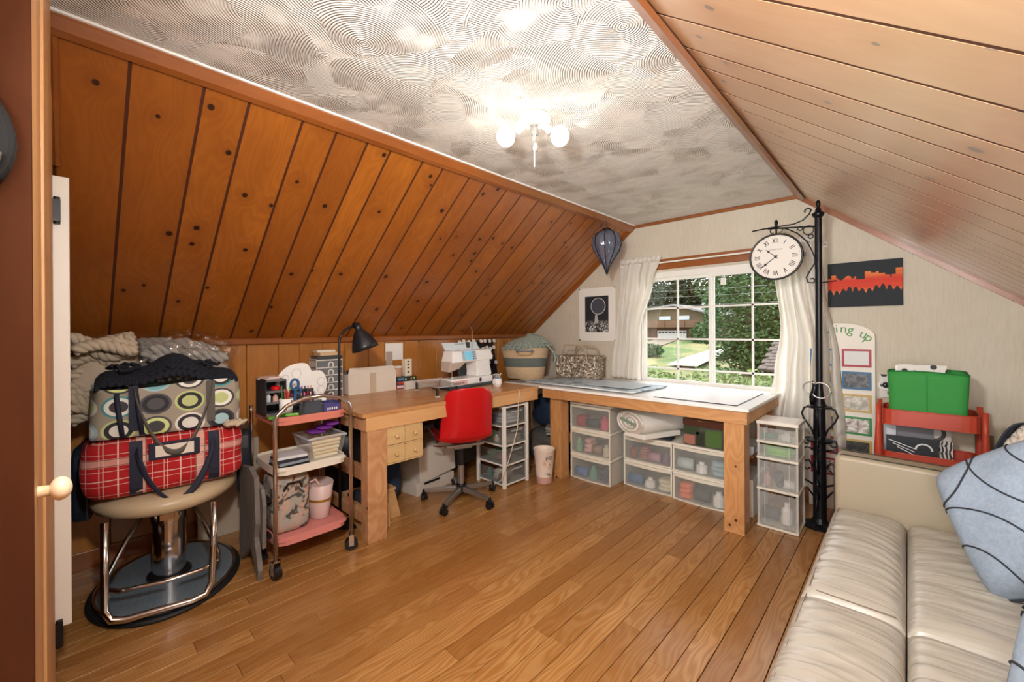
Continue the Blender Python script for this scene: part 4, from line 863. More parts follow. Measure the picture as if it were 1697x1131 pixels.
MB().box(-.002, .002, -.03, .045, 0, .085).build('card_sheet', white, cc_)
gr = plain('#2f9a3c', .5)
for a in range(4): MB().ball((.003, -.002+.012*math.cos(a*PI/2+.6), .045+.012*math.sin(a*PI/2+.6)), (.0015, .011, .011), 10, 6).build('leaf', gr, cc_)
MB().tube([(.004, -.002, .035), (.004, .004, .012)], .002, 5).build('stem', gr, cc_)
bx = thing('box', 'small violet-blue open box with white lettering at the desk end of the trolley', 'box', (-2.635, 1.11, T1), math.radians(6))
MB().box(-.045, .045, -.055, .055, 0, .003).box(-.045, .045, -.055, -.052, 0, .055).box(-.045, .045, .052, .055, 0, .055).box(-.045, -.042, -.055, .055, 0, .055).box(.042, .045, -.055, .055, 0, .055).build('box_body', plain('#4a4a86', .5), bx)
for i in range(5): MB().box(.045, .0462, -.03+.014*i, -.022+.014*i, .008, .022).build('white_mark', white, bx)
# middle tray
bn_ = thing('storage_bin', 'clear plastic bin of ivory ribbon rolls, on the trolley middle shelf', 'bin', (-2.66, 1.07, T2))
MB().hexa([(-.10, -.085, 0), (.095, -.085, 0), (.095, .085, 0), (-.10, .085, 0)], [(-.13, -.115, .135), (.12, -.115, .135), (.12, .11, .135), (-.13, .11, .135)]).build('bin_body', clearp, bn_)
MB().tube([(-.13, -.115, .135), (.12, -.115, .135), (.12, .11, .135), (-.13, .11, .135)], .006, 6, closed=True).build('bin_rim', plain('#b9bfca', .3), bn_)
for k in range(6):
    z = T2+.016+.022*k; y0 = 1.07-.07-.004*k
    small('ribbon_roll', MB().cyl((-2.582+.002*k, y0, z), (-2.582+.002*k, y0+.14+.008*k, z), .0105, n=10), plain(('#e6d9b8', '#d8c49c')[k % 2], .7), ('lowest', 'second lowest', 'third lowest', 'third highest', 'second highest', 'topmost')[k]+' ivory ribbon roll in the clear bin on the trolley', 'ribbon', 'ribbon rolls in the clear bin')
for i in range(3):
    b = MB(); softbox(b, -2.74+.02*i, -2.62+.02*i, 1.0+.045*i, 1.11+.03*i, T2+.142+.022*i, T2+.163+.022*i, 3, 6)
    small('folded_cloth', b, plain('#7a2f9e', .8, bump=.5, bs=60), ('lowest', 'middle', 'topmost')[i]+' folded purple cloth in the pile above the clear bin', 'cloth', 'purple cloths above the clear bin', smooth=True)
for i, (cl, nm) in enumerate((('#20242c', 'lowest black'), ('#8f96a0', 'grey'), ('#30343e', 'upper black'), ('#d7dbe0', 'topmost pale'))):
    small('disc_case', MB().at((-2.62, .87, T2+.001+.0165*i), math.radians(8-5*i)).box(-.07, .08, -.075, .085, 0, .015), plain(cl, .25), nm+' flat case in the stack on the trolley middle shelf', 'case', 'flat cases on the trolley', bevel=.001)
# bottom tray: camouflage tote and pink tub
cm = N('leaf_camouflage'); c = cm.coord(); cm.set(cm.mix(cm.ramp(cm.noise(c, 16, 3, .6, .8), [(.40, 0.), (.46, 1.)]), '#4b4a44', cm.mix(cm.ramp(cm.noise(cm.map(c, (1, 1, 1), (5, 2, 1)), 20, 3, .6, 1.2), [(.5, 0.), (.55, 1.)]), '#a8a49a', '#c2a190')), .8)
cmt = thing('camouflage_bag', 'soft fabric bag in grey and tan leaf camouflage on the bottom shelf', 'bag', (-2.70, .885, T3+.001))
softbox(MB(), -.12, .11, -.10, .10, 0, .33, 9, 12, wob=.004, seed=1).build('bag_body', cm.m, cmt, smooth=True)
MB().tube([(.113, -.05, .25), (.125, -.03, .29), (.125, .03, .29), (.113, .05, .25)], .006, 6).build('bag_handle', blackp, cmt)
ptb = thing('tub', 'pale pink plastic tub with rope handles and a gold stripe on the bottom shelf', 'tub', (-2.70, 1.075, T3+.001))
MB().lathe([(0, 0), (.07, 0), (.078, .01), (.112, .215), (.108, .217), (.074, .014), (0, .012)], 32, sy=.72).build('tub_body', plain('#dcc3bf', .4), ptb, smooth=True)
MB().lathe([(.0965, .112), (.1005, .128), (.0995, .129), (.0955, .113)], 32, sy=.73).build('gold_stripe', plain('#b98a3a', .35, .4), ptb)
MB().tube([(.05, -.068, .205), (.06, -.085, .245), (.08, -.05, .26), (.098, -.03, .215)], .007, 6).build('rope_handle', plain('#d8b3a8', .7), ptb, smooth=True)
# floor lamp
fl_ = thing('floor_lamp', 'black gooseneck floor lamp with bell shade leaning over the desk end', 'lamp', (-2.75, 1.232, 0), world=True)
MB().lathe([(.11, 0), (.11, .012), (.03, .02), (.012, .03), (0, .03)], 28, (-2.85, 1.36, 0)).tube([(-2.85, 1.36, .02), (-2.75, 1.232, .10)], .01, 8).build('base', blackm, fl_)
MB().tube([(-2.75, 1.232, .09), (-2.75, 1.233, 1.26), (-2.75, 1.238, 1.30), (-2.75, 1.26, 1.345), (-2.75, 1.30, 1.372), (-2.75, 1.345, 1.378)], .0085, 10).build('pole', blackm, fl_, smooth=True)
sh_ = plain('#23252a', .35, .2)
b = MB(); dv_ = Vector((0.1, .30, -.95)).normalized(); b.m = axes((-2.75, 1.355, 1.40), dv_.orthogonal().normalized(), dv_.cross(dv_.orthogonal().normalized()), dv_)
b.lathe([(0, -.005), (.02, 0), (.025, .02), (.022, .045), (.03, .05), (.045, .07), (.066, .11), (.085, .155), (.092, .185), (.089, .185), (.08, .155), (.04, .07), (0, .06)], 32).build('shade', sh_, fl_, smooth=True)
b = MB(); b.m = axes((-2.75, 1.355, 1.40), dv_.orthogonal().normalized(), dv_.cross(dv_.orthogonal().normalized()), dv_)
b.ball((0, 0, .13), (.028, .028, .04), 14, 8).build('bulb', plain('#f5eee0', .3), fl_, smooth=True)
MB().cyl((-2.725, 1.35, 1.392), (-2.775, 1.35, 1.392), .016).build('swivel_joint', blackm, fl_)

# ------------------------------------------------------------------ on the desk
DZ = .8305
tw = thing('mini_drawer_tower', 'small white desktop tower of five clear drawers at the end of the desk', 'drawer unit', (-3.27, 1.385, DZ), world=True)
MB().box(-3.405, -3.26, 1.285, 1.292, DZ, 1.135).box(-3.405, -3.26, 1.483, 1.49, DZ, 1.135).box(-3.405, -3.40, 1.292, 1.483, DZ, 1.135).build('side_panel', plain('#e9e7e2', .3, trans=.25), tw)
for k in range(6): MB().box(-3.40, -3.258, 1.285, 1.49, DZ+.058*k, DZ+.058*k+.008).build('shelf', whitep, tw)
for k in range(5):
    d = MB().box(-3.262, -3.257, 1.294, 1.481, DZ+.058*k+.009, DZ+.058*k+.055).build('drawer', plain('#8d9296', .2, trans=.3), tw)
    MB().tube([(-3.254, 1.375, DZ+.058*k+.012), (-3.25, 1.375, DZ+.058*k+.035), (-3.25, 1.385, DZ+.058*k+.045), (-3.25, 1.40, DZ+.058*k+.045), (-3.25, 1.41, DZ+.058*k+.035), (-3.254, 1.41, DZ+.058*k+.012)], .005, 6).build('handle', white, d)
small('case', MB().box(-3.40, -3.27, 1.30, 1.49, 1.129, 1.157), plain('#45474b', .5), 'flat dark patterned case on top of the small drawer tower', 'case')
small('wooden_block', MB().at((-3.33, 1.39, 1.158), .1).box(-.05, .05, -.075, .075, 0, .026), plain('#d9b88e', .6), 'tan wooden block on the dark case above the small drawer tower', 'block', bevel=.002)
small('paperback', MB().at((-3.33, 1.38, 1.185), -.05).box(-.05, .045, -.075, .065, 0, .016), plain('#eae4d6', .7), 'cream booklet topmost on the small drawer tower', 'book')
cb = thing('cardboard_box', 'open beige cardboard box with dark contents at the back of the desk', 'box', (-3.33, 1.75, DZ), world=True)
kr = plain('#e2d9cb', .8); 
MB().box(-3.405, -3.26, 1.535, 1.965, DZ, DZ+.004).box(-3.262, -3.258, 1.535, 1.965, DZ, 1.0).box(-3.405, -3.401, 1.535, 1.965, DZ, 1.0).box(-3.401, -3.262, 1.535, 1.539, DZ, 1.0).box(-3.401, -3.262, 1.961, 1.965, DZ, 1.0).build('box_body', kr, cb)
MB().hexa([(-3.262, 1.535, .995), (-3.258, 1.535, .995), (-3.258, 1.965, .995), (-3.262, 1.965, .995)], [(-3.29, 1.555, 1.045), (-3.286, 1.555, 1.045), (-3.286, 1.955, 1.045), (-3.29, 1.955, 1.045)]).build('front_flap', kr, cb)
MB().hexa([(-3.40, 1.535, .995), (-3.27, 1.535, .995), (-3.27, 1.539, .995), (-3.40, 1.539, .995)], [(-3.40, 1.515, 1.05), (-3.30, 1.515, 1.05), (-3.30, 1.519, 1.05), (-3.40, 1.519, 1.05)]).build('side_flap', plain('#8f8273', .8), cb)
MB().box(-3.2578, -3.2565, 1.72, 1.775, DZ+.002, .998).build('packing_tape', plain('#c9b59c', .4), cb); 
b = MB(); softbox(b, -3.395, -3.295, 1.545, 1.955, .84, 1.03, 5, 8); small('dark_fabric', b, blackp, 'black fabric filling the beige cardboard box', 'fabric', smooth=True)
for i, (cl, nm, x1) in enumerate((('#b3203a', 'red and white', -3.285), ('#3a5f86', 'blue', -3.28), ('#24342f', 'dark green', -3.29))):
    g_ = thing('puzzle_box', nm+' board game box, '+('lowest', 'middle', 'topmost')[i]+' of the three stacked on the desk', 'box', (-3.33, 2.09, DZ+.0005+.034*i), math.radians(2*i-2), group='boxes stacked on the desk')
    MB().box(-.065, .045, -.10, .105, 0, .033).build('box_body', plain(cl, .4), g_, bevel=.0015)
    MB().box(.045, .0458, -.095, -.03, .005, .028).build('printed_panel', plain(('#ece8e2', '#c8432e', '#5d86a8')[i], .5), g_)
    for k in range(4): MB().box(.045, .0458, -.02+.03*k, -.005+.03*k, .006+.004*(k % 2), .02+.005*(k % 2)).build('printed_mark', plain(('#f0a63a', '#d8d84a', '#e7e4dc', '#2a2a30')[(k+i) % 4], .5), g_)
MB_ = MB().lathe([(.0, 0), (.038, 0), (.04, .01), (.04, .075), (.035, .08), (0, .08)], 20, (-3.34, 2.03, DZ+.104)); small('jar', MB_, plain('#d9a98a', .25, trans=.2), 'short clear jar of orange bits with a white lid on the boxes', 'jar', smooth=True)
o = MB().cyl((0, 0, .081), (0, 0, .096), .041, n=20).build('lid', white); o.parent = D.objects['jar']
wb = thing('carton', 'tall cream and yellow carton with dark marks standing on the boxes', 'carton', (-3.34, 2.125, DZ+.104))
MB().box(-.03, .03, -.035, .035, 0, .155).build('carton_body', plain('#efe6cf', .5), wb, bevel=.002)
for z in (.03, .07, .10, .125): MB().box(.03, .031, -.012, .006, z, z+.013).build('printed_mark', blackp, wb)
sw_ = thing('pinned_papers', 'white papers pinned to the wainscot above the desk', 'paper', (-3.41, 2.03, 1.03), world=True)
MB().box(-3.413, -3.411, 1.95, 2.13, 1.08, 1.235).build('paper_sheet', white, sw_); MB().box(-3.411, -3.409, 1.955, 2.02, 1.0, 1.16).build('grey_sheet', plain('#b5a89c', .7), sw_)
# clear extension table
et = thing('extension_table', 'clear acrylic sewing extension table on dark legs beside the machine', 'table', (-2.85, 2.1, DZ), world=True)
MB().hexa([(-3.15, 2.05, .905), (-2.62, 1.93, .905), (-2.60, 2.16, .905), (-3.02, 2.28, .905)], [(-3.15, 2.05, .912), (-2.62, 1.93, .912), (-2.60, 2.16, .912), (-3.02, 2.28, .912)]).build('top_plate', plain('#e6ebee', .08, trans=.6), et)
for x, y in ((-2.66, 1.965), (-2.64, 2.14), (-3.10, 2.07), (-3.0, 2.24)):
    l_ = MB().cyl((x, y, DZ+.006), (x, y, .905), .010).build('leg', blackp, et); MB().cyl((x, y, DZ), (x, y, DZ+.006), .018).build('rubber_foot', whitep, l_)
small('ruler', MB().box(-3.23, -3.19, 2.02, 2.42, DZ, DZ+.07), plain('#e4ddd2', .4), 'long cream box of quilting rulers lying behind the acrylic table', 'ruler', bevel=.003)
# sewing machine
sm = thing('sewing_machine', 'white computerised sewing machine with blue screen, on a dark tray on the desk', 'sewing machine', (-3.0, 2.56, DZ))
sm.rotation_euler = (0, 0, math.radians(4))
SWm = plain('#f7f7f5', .3)
MB().rbox(-.13, .13, -.33, .27, 0, .022, .03).build('tray', plain('#2a3038', .4), sm, bevel=.003)
MB().rbox(-.085, .10, -.28, .26, .023, .085, .025).build('bed', SWm, sm, bevel=.01, seg=3)
MB().prism([(.26, .085), (.26, .11), (.235, .20), (.24, .262), (.03, .262), (.05, .20), (.06, .13), (.055, .085)], 'X', -.075, .075).build('column', SWm, sm, bevel=.012, seg=3)
MB().hexa([(-.075, -.26, .225), (.085, -.26, .225), (.085, .275, .235), (-.075, .275, .235)], [(-.07, -.235, .335), (.06, -.235, .335), (.06, .27, .335), (-.07, .27, .335)]).build('arm', SWm, sm, bevel=.014, seg=3)
MB().hexa([(-.06, -.275, .15), (.05, -.27, .14), (.05, -.14, .17), (-.06, -.14, .17)], [(-.06, -.27, .24), (.07, -.27, .24), (.07, -.06, .24), (-.06, -.06, .24)]).build('head', plain('#c9b8a8', .35), sm, bevel=.012)
MB().cyl((0, -.2, .085), (0, -.2, .15), .004, n=8).box(-.012, .012, -.215, -.185, .088, .094).cyl((.02, -.215, .10), (.02, -.215, .15), .006, n=8).build('needle_and_foot', chrome, sm)
fp = MB(); fp.m = axes((.0865, -.10, .235), (0, 1, 0), (-.22, 0, .975), (.975, 0, .22)); fp.box(-.035, .145, .008, .098, -.004, .0015).build('control_panel', plain('#c3d3dc', .4), sm)
fp = MB(); fp.m = axes((.0865, -.10, .235), (0, 1, 0), (-.22, 0, .975), (.975, 0, .22)); fp.box(0, .085, .014, .092, .001, .003).build('screen', plain('#5fb4d0', .2, emit=.25), sm)
for i in range(2):
    for j in range(4):
        fp = MB(); fp.m = axes((.0865, -.10, .235), (0, 1, 0), (-.22, 0, .975), (.975, 0, .22)); fp.box(.097+.02*i, .111+.02*i, .016+.02*j, .026+.02*j, .001, .004).build('button', plain('#3e5670', .4), sm)
for j in range(5):
    fp = MB(); fp.m = axes((.0865, -.10, .235), (0, 1, 0), (-.22, 0, .975), (.975, 0, .22)); fp.box(-.028, -.012, .014+.017*j, .022+.017*j, .001, .003).build('button', plain('#6d8494', .4), sm)
MB().box(.1005, .103, -.27, -.10, .03, .07).build('accessory_panel', plain('#e9b9b4', .4), sm); 
for k in range(6): MB().box(.1035, .105, -.262+.022*k, -.25+.022*k, .04, .058).build('stitch_symbol', blackp, sm)
MB().box(.101, .104, .06, .085, .04, .075).build('vent', blackp, sm)
MB().box(-.05, .02, -.23, .21, .336, .34).hexa([(-.03, -.25, .338), (-.02, -.25, .338), (-.02, .18, .338), (-.03, .18, .338)], [(-.055, -.27, .405), (-.045, -.27, .405), (-.045, .17, .405), (-.055, .17, .405)]).build('lid', plain('#dbe6ee', .4), sm)
MB().box(-.043, -.038, -.12, .0, .345, .395).build('stitch_chart', plain('#a3adb0', .6), sm); MB().box(-.05, -.025, .02, .06, .34, .405).build('spool_window', blackp, sm)
MB().tube([(-.02, .085, .34), (-.02, .085, .52), (-.015, .07, .545), (-.0, .03, .56), (.01, .0, .555)], .0035, 6).build('thread_guide', chrome, sm)
# thread rack with cones
tr_ = thing('thread_rack', 'black thread rack standing against the wainscot behind the sewing machine', 'rack', (-3.35, 3.0, DZ), world=True)
MB().hexa([(-3.33, 2.72, DZ), (-3.32, 2.72, DZ), (-3.32, 3.28, DZ), (-3.33, 3.28, DZ)], [(-3.405, 2.72, 1.225), (-3.395, 2.72, 1.225), (-3.395, 3.28, 1.225), (-3.405, 3.28, 1.225)]).build('rack_board', blackp, tr_)
tc = [('#111216', 'black'), ('#e8e6e0', 'white'), ('#16181f', 'ink black'), ('#d42a2a', 'red'), ('#1c2550', 'navy'), ('#ece9e2', 'cream'), ('#2a2c33', 'charcoal'), ('#8a1f3a', 'wine'), ('#c7b9a8', 'beige')]
nt = 0; cnt = {}
for r_ in range(5):
    for k in range(9):
        zc = .905+.078*r_; y = 2.755+.06*k+.01*math.sin(k*5+r_*3); zc += .008*math.sin(k*3+r_); xw = -3.325-.075*(zc-DZ)/.395+.006
        if (r_ < 2 and k < 5) or (r_ in (0,) and k > 6) or (k*7+r_*5) % 6 == 0: continue
        cl, nm = tc[(k*2+r_*3+nt) % 9]; nt += 1; cnt[r_] = cnt.get(r_, -1)+1
        tr = thing('thread_spool', nm+' thread spool, '+('lowest', 'second', 'third', 'fourth', 'top')[r_]+' row, '+('first', 'second', 'third', 'fourth', 'fifth', 'sixth', 'seventh', 'eighth', 'ninth')[cnt[r_]]+' from the left on the black rack', 'thread', (xw, y, zc), group='thread spools on the black rack')
        MB().cyl((.002, 0, 0), (.048, 0, .012), .020, .017, n=12).build('thread', plain(cl, .7), tr); MB().cyl((.048, 0, .012), (.056, 0, .014), .021, n=12).tube([(.0565, .009*math.cos(a*.9), .0145+.009*math.sin(a*.9)) for a in range(7)], .003, 5, closed=True).build('spool_flange', plain('#e9e6df', .4), tr)
pc_ = thing('pincushion_pot', 'white faceted pot with blue filling and white-headed pins beside the machine', 'pincushion', (-2.74, 2.70, DZ))
MB().lathe([(.03, 0), (.045, .03), (.045, .055), (.036, .075), (.032, .075), (.03, .04), (0, .04)], 6).build('pot', white, pc_)
MB().ball((0, 0, .068), (.03, .03, .018), 12, 6).build('filling', plain('#5f87b8', .8), pc_, smooth=True)
for k in range(14):
    a = k*2.4; r = .006+.0018*k; MB().cyl((r*math.cos(a), r*math.sin(a), .08), (r*1.5*math.cos(a), r*1.5*math.sin(a), .106+.004*(k % 3)), .0012, n=5).ball((r*1.5*math.cos(a), r*1.5*math.sin(a), .108+.004*(k % 3)), .004, 6, 4).build('pin', white, pc_)
b = MB()
for k in range(7): b.ball((-3.22+.012*(k % 3), 2.32+.022*k, DZ+.016+.018*(k % 2)), (.024, .02, .016), 8, 5)
small('fabric_scraps', b, plain('#b8694e', .8, bump=.4, bs=80), 'rust coloured fabric scraps heaped behind the sewing machine', 'fabric', smooth=True)
cd = MB().tube([(-2.455, 2.66, .835), (-2.445, 2.68, .82), (-2.44, 2.655, .70), (-2.42, 2.62, .50), (-2.43, 2.52, .25), (-2.45, 2.45, .10), (-2.6, 2.44, .008), (-2.8, 2.5, .006)], .0035, 6); tag(cd.build('power_cord', plain('#cfc8ba', .5)), 'pale power cord dropping from the desk edge down past the white drawer tower', 'cord')

# ------------------------------------------------------------------ under the desk
pd = thing('mini_pine_chest', 'raw pine chest of four small drawers hung under the desk apron', 'chest', (-2.55, 1.55, .46), world=True)
y0, y1, z0, z1 = 1.412, 1.70, .467, .709
MB().box(-2.70, -2.475, y0, y1, z0, z0+.008).box(-2.70, -2.475, y0, y1, z1-.008, z1).box(-2.70, -2.475, y0, y0+.008, z0, z1).box(-2.70, -2.475, y1-.008, y1, z0, z1).box(-2.70, -2.475, (y0+y1)/2-.004, (y0+y1)/2+.004, z0, z1).box(-2.70, -2.475, y0, y1, (z0+z1)/2-.004, (z0+z1)/2+.004).box(-2.70, -2.69, y0, y1, z0, z1).build('carcass', pinedrawer, pd)
for i in range(2):
    for j in range(2):
        ya = y0+.011+i*.141; za = z0+.011+j*.118
        d = MB().box(-2.56, -2.472, ya, ya+.125, za, za+.104).build('drawer', pinedrawer, pd, bevel=.002); MB().cyl((-2.472, ya+.0625, za+.052), (-2.46, ya+.0625, za+.052), .006, n=10).ball((-2.452, ya+.0625, za+.052), .012, 12, 8).build('knob', pinedrawer, d, smooth=True)
bb = thing('storage_box', 'white cardboard archive box with lid askew on the floor under the desk', 'box', (-3.05, 2.1, 0), math.radians(6))
bxm = plain('#d6cfc4', .6)
MB().box(-.16, .14, -.19, .23, .0, .10).build('box_body', bxm, bb, bevel=.003)
b = MB(); b.m = Matrix.Translation((0, .02, .11)) @ Matrix.Rotation(math.radians(5), 4, 'X'); b.box(-.17, .15, -.18, .22, 0, .28).build('box_lid', bxm, bb, bevel=.003)
MB().box(.1405, .142, -.11, .06, .075, .094).build('dark_slot', blackp, bb)
jb = MB(); softbox(jb, -3.02, -2.86, 1.60, 1.78, .002, .42, 3.2, 10, wob=.012, seed=3); small('denim_bundle', jb, plain('#1f3350', .9, bump=.6, bs=90), 'dark blue denim bundle standing under the desk beside the archive box', 'denim', smooth=True)
st = thing('step_stool', 'low plywood step stool behind the front desk leg', 'stool', (-2.72, 1.43, 0), world=True)
MB().prism([(1.545, 0), (1.66, 0), (1.61, .20), (1.545, .20)], 'X', -2.72, -2.70).build('side_panel', plyw, st); MB().prism([(1.545, 0), (1.66, 0), (1.61, .20), (1.545, .20)], 'X', -3.02, -3.0).build('side_panel', plyw, st)
MB().box(-3.03, -2.695, 1.54, 1.62, .201, .218).build('tread', plyw, st)
pbx = thing('plywood_crate', 'open plywood crate beneath the left end of the desk', 'crate', (-2.78, 1.30, 0), world=True)
MB().box(-3.02, -2.60, 1.343, 1.36, 0, .17).box(-3.02, -2.60, 1.50, 1.515, 0, .17).box(-3.02, -3.005, 1.36, 1.50, 0, .17).box(-2.615, -2.60, 1.36, 1.50, 0, .17).box(-3.0, -2.62, 1.36, 1.50, .0, .012).build('crate_body', plyw, pbx)
b = MB(); softbox(b, -2.99, -2.64, 1.37, 1.49, .02, .19, 4, 8); small('dark_fabric', b, plain('#2b3440', .9), 'slate fabric bundle stuffed in the plywood crate', 'fabric', smooth=True)
b = MB(); softbox(b, -3.38, -3.06, 1.36, 1.72, .02, .62, 3.5, 9, seed=4); small('bin_liner', b, plain('#0e1016', .45, bump=.8, bs=30), 'black sack behind the front leg of the desk', 'sack', smooth=True)
b = MB(); softbox(b, -3.38, -3.12, 2.42, 2.86, .02, .60, 4, 9, seed=5); small('storage_sack', b, plain('#4b4a48', .8), 'grey sack in the shade beneath the sewing machine', 'sack', smooth=True)
pdl = MB().at((-2.62, 1.80, .62), .3).box(-.05, .05, -.04, .06, 0, .03).tube([(.05, .0, .01), (.09, .02, -.05), (.08, .09, -.05), (.02, .10, .0)], .004, 6)
small('cable_bundle', pdl, blackp, 'black power adapter with looped cable hanging under the desk top', 'cable')

# ------------------------------------------------------------------ drawers and their contents
def contents(root_label, boxr, cols, seed, kinds=('folded_fabric', 'fabric_roll', 'craft_bottle')):
    """a few soft or rolled things lying in a see-through drawer, each its own object"""
    rs = random.Random(seed); x0, x1, y0, y1, z0, z1 = boxr; n = len(cols)
    alongx = (x1-x0) > (y1-y0)
    for i, (cl, nm) in enumerate(cols):
        t0, t1 = i/n+.01, (i+1)/n-.01; hgt = (z1-z0)*rs.uniform(.55, .9); kd = kinds[(i+seed) % len(kinds)]
        if alongx: a = (x0+(x1-x0)*t0, x0+(x1-x0)*t1, y0, y1)
        else: a = (x0, x1, y0+(y1-y0)*t0, y0+(y1-y0)*t1)
        b = MB()
        if kd == 'fabric_roll':
            r = min(hgt/2, (a[1]-a[0])/2, (a[3]-a[2])/2)*.98; cx, cy = (a[0]+a[1])/2, (a[2]+a[3])/2
            if alongx: b.cyl((a[0], a[2]+r, z0+r), (a[1], a[2]+r*1.1, z0+r), r, n=12)
            else: b.cyl((a[1]-r, a[2], z0+r), (a[1]-r*1.1, a[3], z0+r), r, n=12)
        elif kd == 'craft_bottle':
            r = min((a[1]-a[0]), (a[3]-a[2]))*.35; cx = (a[0]+a[1])/2 if alongx else a[1]-r; cy = a[2]+r if alongx else (a[2]+a[3])/2
            b.lathe([(0, 0), (r, 0), (r, hgt*.65), (r*.45, hgt*.8), (r*.45, hgt), (0, hgt)], 12, (cx, cy, z0))
        else: 
            nl = rs.choice((3, 4, 5)); lh = hgt/nl
            for q_ in range(nl):
                j1, j2, j3, j4 = (rs.uniform(0, .012) for _ in range(4)); softbox(b, a[0]+j1, a[1]-j2, a[2]+j3, a[3]-j4, z0+lh*q_, z0+lh*(q_+1.08), 5, 4, wob=.012, seed=q_+i)
        o = centred(b, kd, plain(cl, .7, bump=.3, bs=70), nm+' '+kd.replace('_', ' ')+' seen inside '+root_label, {'folded_fabric': 'fabric', 'fabric_roll': 'fabric roll', 'craft_bottle': 'bottle'}[kd], smooth=kd != 'craft_bottle')
def drawer_box(x0, x1, y0, y1, z0, z1, label, cols, seed, grp='wide see-through drawers under the bench'):
    """single wide drawer unit: milky shell, bowed front lip, clear drawer front; faces -Y"""
    t = thing('drawer_unit', label, 'drawer unit', ((x0+x1)/2, (y0+y1)/2, z0), world=True, group=grp)
    b = MB(); w = .006
    b.box(x0, x1, y0+.02, y1, z0, z0+w).box(x0, x0+w, y0+.02, y1, z0+w, z1-.02).box(x1-w, x1, y0+.02, y1, z0+w, z1-.02).box(x0+w, x1-w, y1-w, y1, z0+w, z1-.02)
    b.build('shell', milky, t)
    MB().rbox(x0-.006, x1+.006, y0+.004, y1+.002, z1-.02, z1-.002, .02).build('lid', plain('#e3ddcd', .35), t, bevel=.003)
    n = 12; pts = [(x0+(x1-x0)*i/n, y0+.018-.02*math.sin(PI*i/n)) for i in range(n+1)]
    f = MB().prism(pts+[(x1, y0+.028), (x0, y0+.028)], 'Z', z0+.006, z0+.012)
    b = MB()
    for (p, q) in zip(pts, pts[1:]): b.hexa([(p[0], p[1], z0+.008), (q[0], q[1], z0+.008), (q[0], q[1]+.003, z0+.008), (p[0], p[1]+.003, z0+.008)], [(p[0], p[1], z1-.045), (q[0], q[1], z1-.045), (q[0], q[1]+.003, z1-.045), (p[0], p[1]+.003, z1-.045)])
    d = b.build('drawer_front', plain('#c9ccc6', .12, trans=.84), t)
    MB().prism(pts+[(x1, y0+.03), (x0, y0+.03)], 'Z', z1-.046, z1-.022).build('handle_lip', plain('#d9d2c0', .35), d, bevel=.002)
    for xx in (x0, x1-.012): MB().box(xx, xx+.012, y0+.012, y0+.026, z0+.004, z1-.022).build('frame_edge', plain('#dcd6c6', .4), t)
    MB().prism(pts+[(x1, y0+.03), (x0, y0+.03)], 'Z', z0, z0+.009).build('frame_edge', plain('#dcd6c6', .4), t)
    contents(label, (x0+.02, x1-.02, y0+.032, y0+.18, z0+.012, z0+(z1-z0)*.66), cols, seed)
Z3 = [(0, .228), (.2285, .458), (.4585, .69)]
drawer_box(-2.255, -1.845, 3.15, 3.70, 0.001, .228, 'lowest drawer of the left stack under the bench', [('#4a78b0', 'blue'), ('#5f9a8a', 'teal'), ('#2f3d55', 'navy')], 1)
drawer_box(-2.255, -1.845, 3.15, 3.70, .2285, .458, 'middle drawer of the left stack under the bench', [('#7fae8f', 'mint'), ('#d9a7a0', 'pink'), ('#8f6f5a', 'brown'), ('#c9c2a8', 'cream')], 2)
drawer_box(-2.255, -1.845, 3.15, 3.70, .4585, .69, 'top drawer of the left stack under the bench', [('#b02a4a', 'crimson'), ('#20242c', 'black'), ('#c2385a', 'raspberry')], 3)
drawer_box(-1.80, -1.375, 3.30, 3.82, 0.001, .226, 'lower drawer of the middle stack under the bench', [('#3f6a9a', 'blue'), ('#ece8de', 'white'), ('#d8cdb0', 'ivory')], 4)
drawer_box(-1.80, -1.375, 3.30, 3.82, .2265, .44, 'upper drawer of the middle stack under the bench', [('#8a4a3a', 'rust'), ('#a86a5a', 'terracotta'), ('#b9869a', 'dusty pink'), ('#6a4a6a', 'plum')], 5)
drawer_box(-1.36, -.955, 3.28, 3.76, 0.001, .226, 'lower drawer of the right stack behind the bench leg', [('#e2703a', 'orange'), ('#2d3138', 'charcoal'), ('#e9e7e0', 'white')], 6)
drawer_box(-1.36, -.955, 3.28, 3.76, .2265, .45, 'upper drawer of the right stack behind the bench leg', [('#b9c9c4', 'pale green'), ('#eceae6', 'white'), ('#9ab5bd', 'pale blue')], 7)
small('folded_fabric', MB().rbox(-1.77, -1.40, 3.34, 3.46, .4405, .452, .02).rbox(-1.74, -1.42, 3.35, 3.47, .4525, .462, .02), plain('#23262c', .8), 'black folded fabric lying on the middle stack beside the batting roll', 'fabric')
# batting roll
rl = thing('batting_roll', 'thick roll of white quilt batting lying on the drawers under the bench', 'batting roll', (-1.66, 3.3, .462), world=True)
bw = plain('#efebe2', .95, bump=.6, bs=60)
b = MB(); b.m = Matrix.Translation((-1.67, 3.18, .578)) @ Matrix.Rotation(math.radians(-22), 4, 'Z')
cyc = 28; prof = [(.165*math.cos(2*PI*i/cyc), .098*math.sin(2*PI*i/cyc)) for i in range(cyc)]
def rollf(u, v): a = 2*PI*u; return (.165*math.cos(a)*(1+.02*math.sin(9*v+a)), .55*v, .098*math.sin(a)*(1+.03*math.sin(11*v+2*a)))
b.grid(rollf, 36, 16, closeu=True).build('outer_layer', bw, rl, smooth=True)
b = MB(); b.m = Matrix.Translation((-1.67, 3.18, .578)) @ Matrix.Rotation(math.radians(-22), 4, 'Z')
b.tube([((.155-.0026*i*1.0)*math.cos(i*.35)*max(.25, 1-.0088*i), .0, (.09-.001*i)*math.sin(i*.35)*max(.12, 1-.0105*i)) for i in range(90)], .0075, 6).build('spiral_layers', bw, rl, smooth=True)
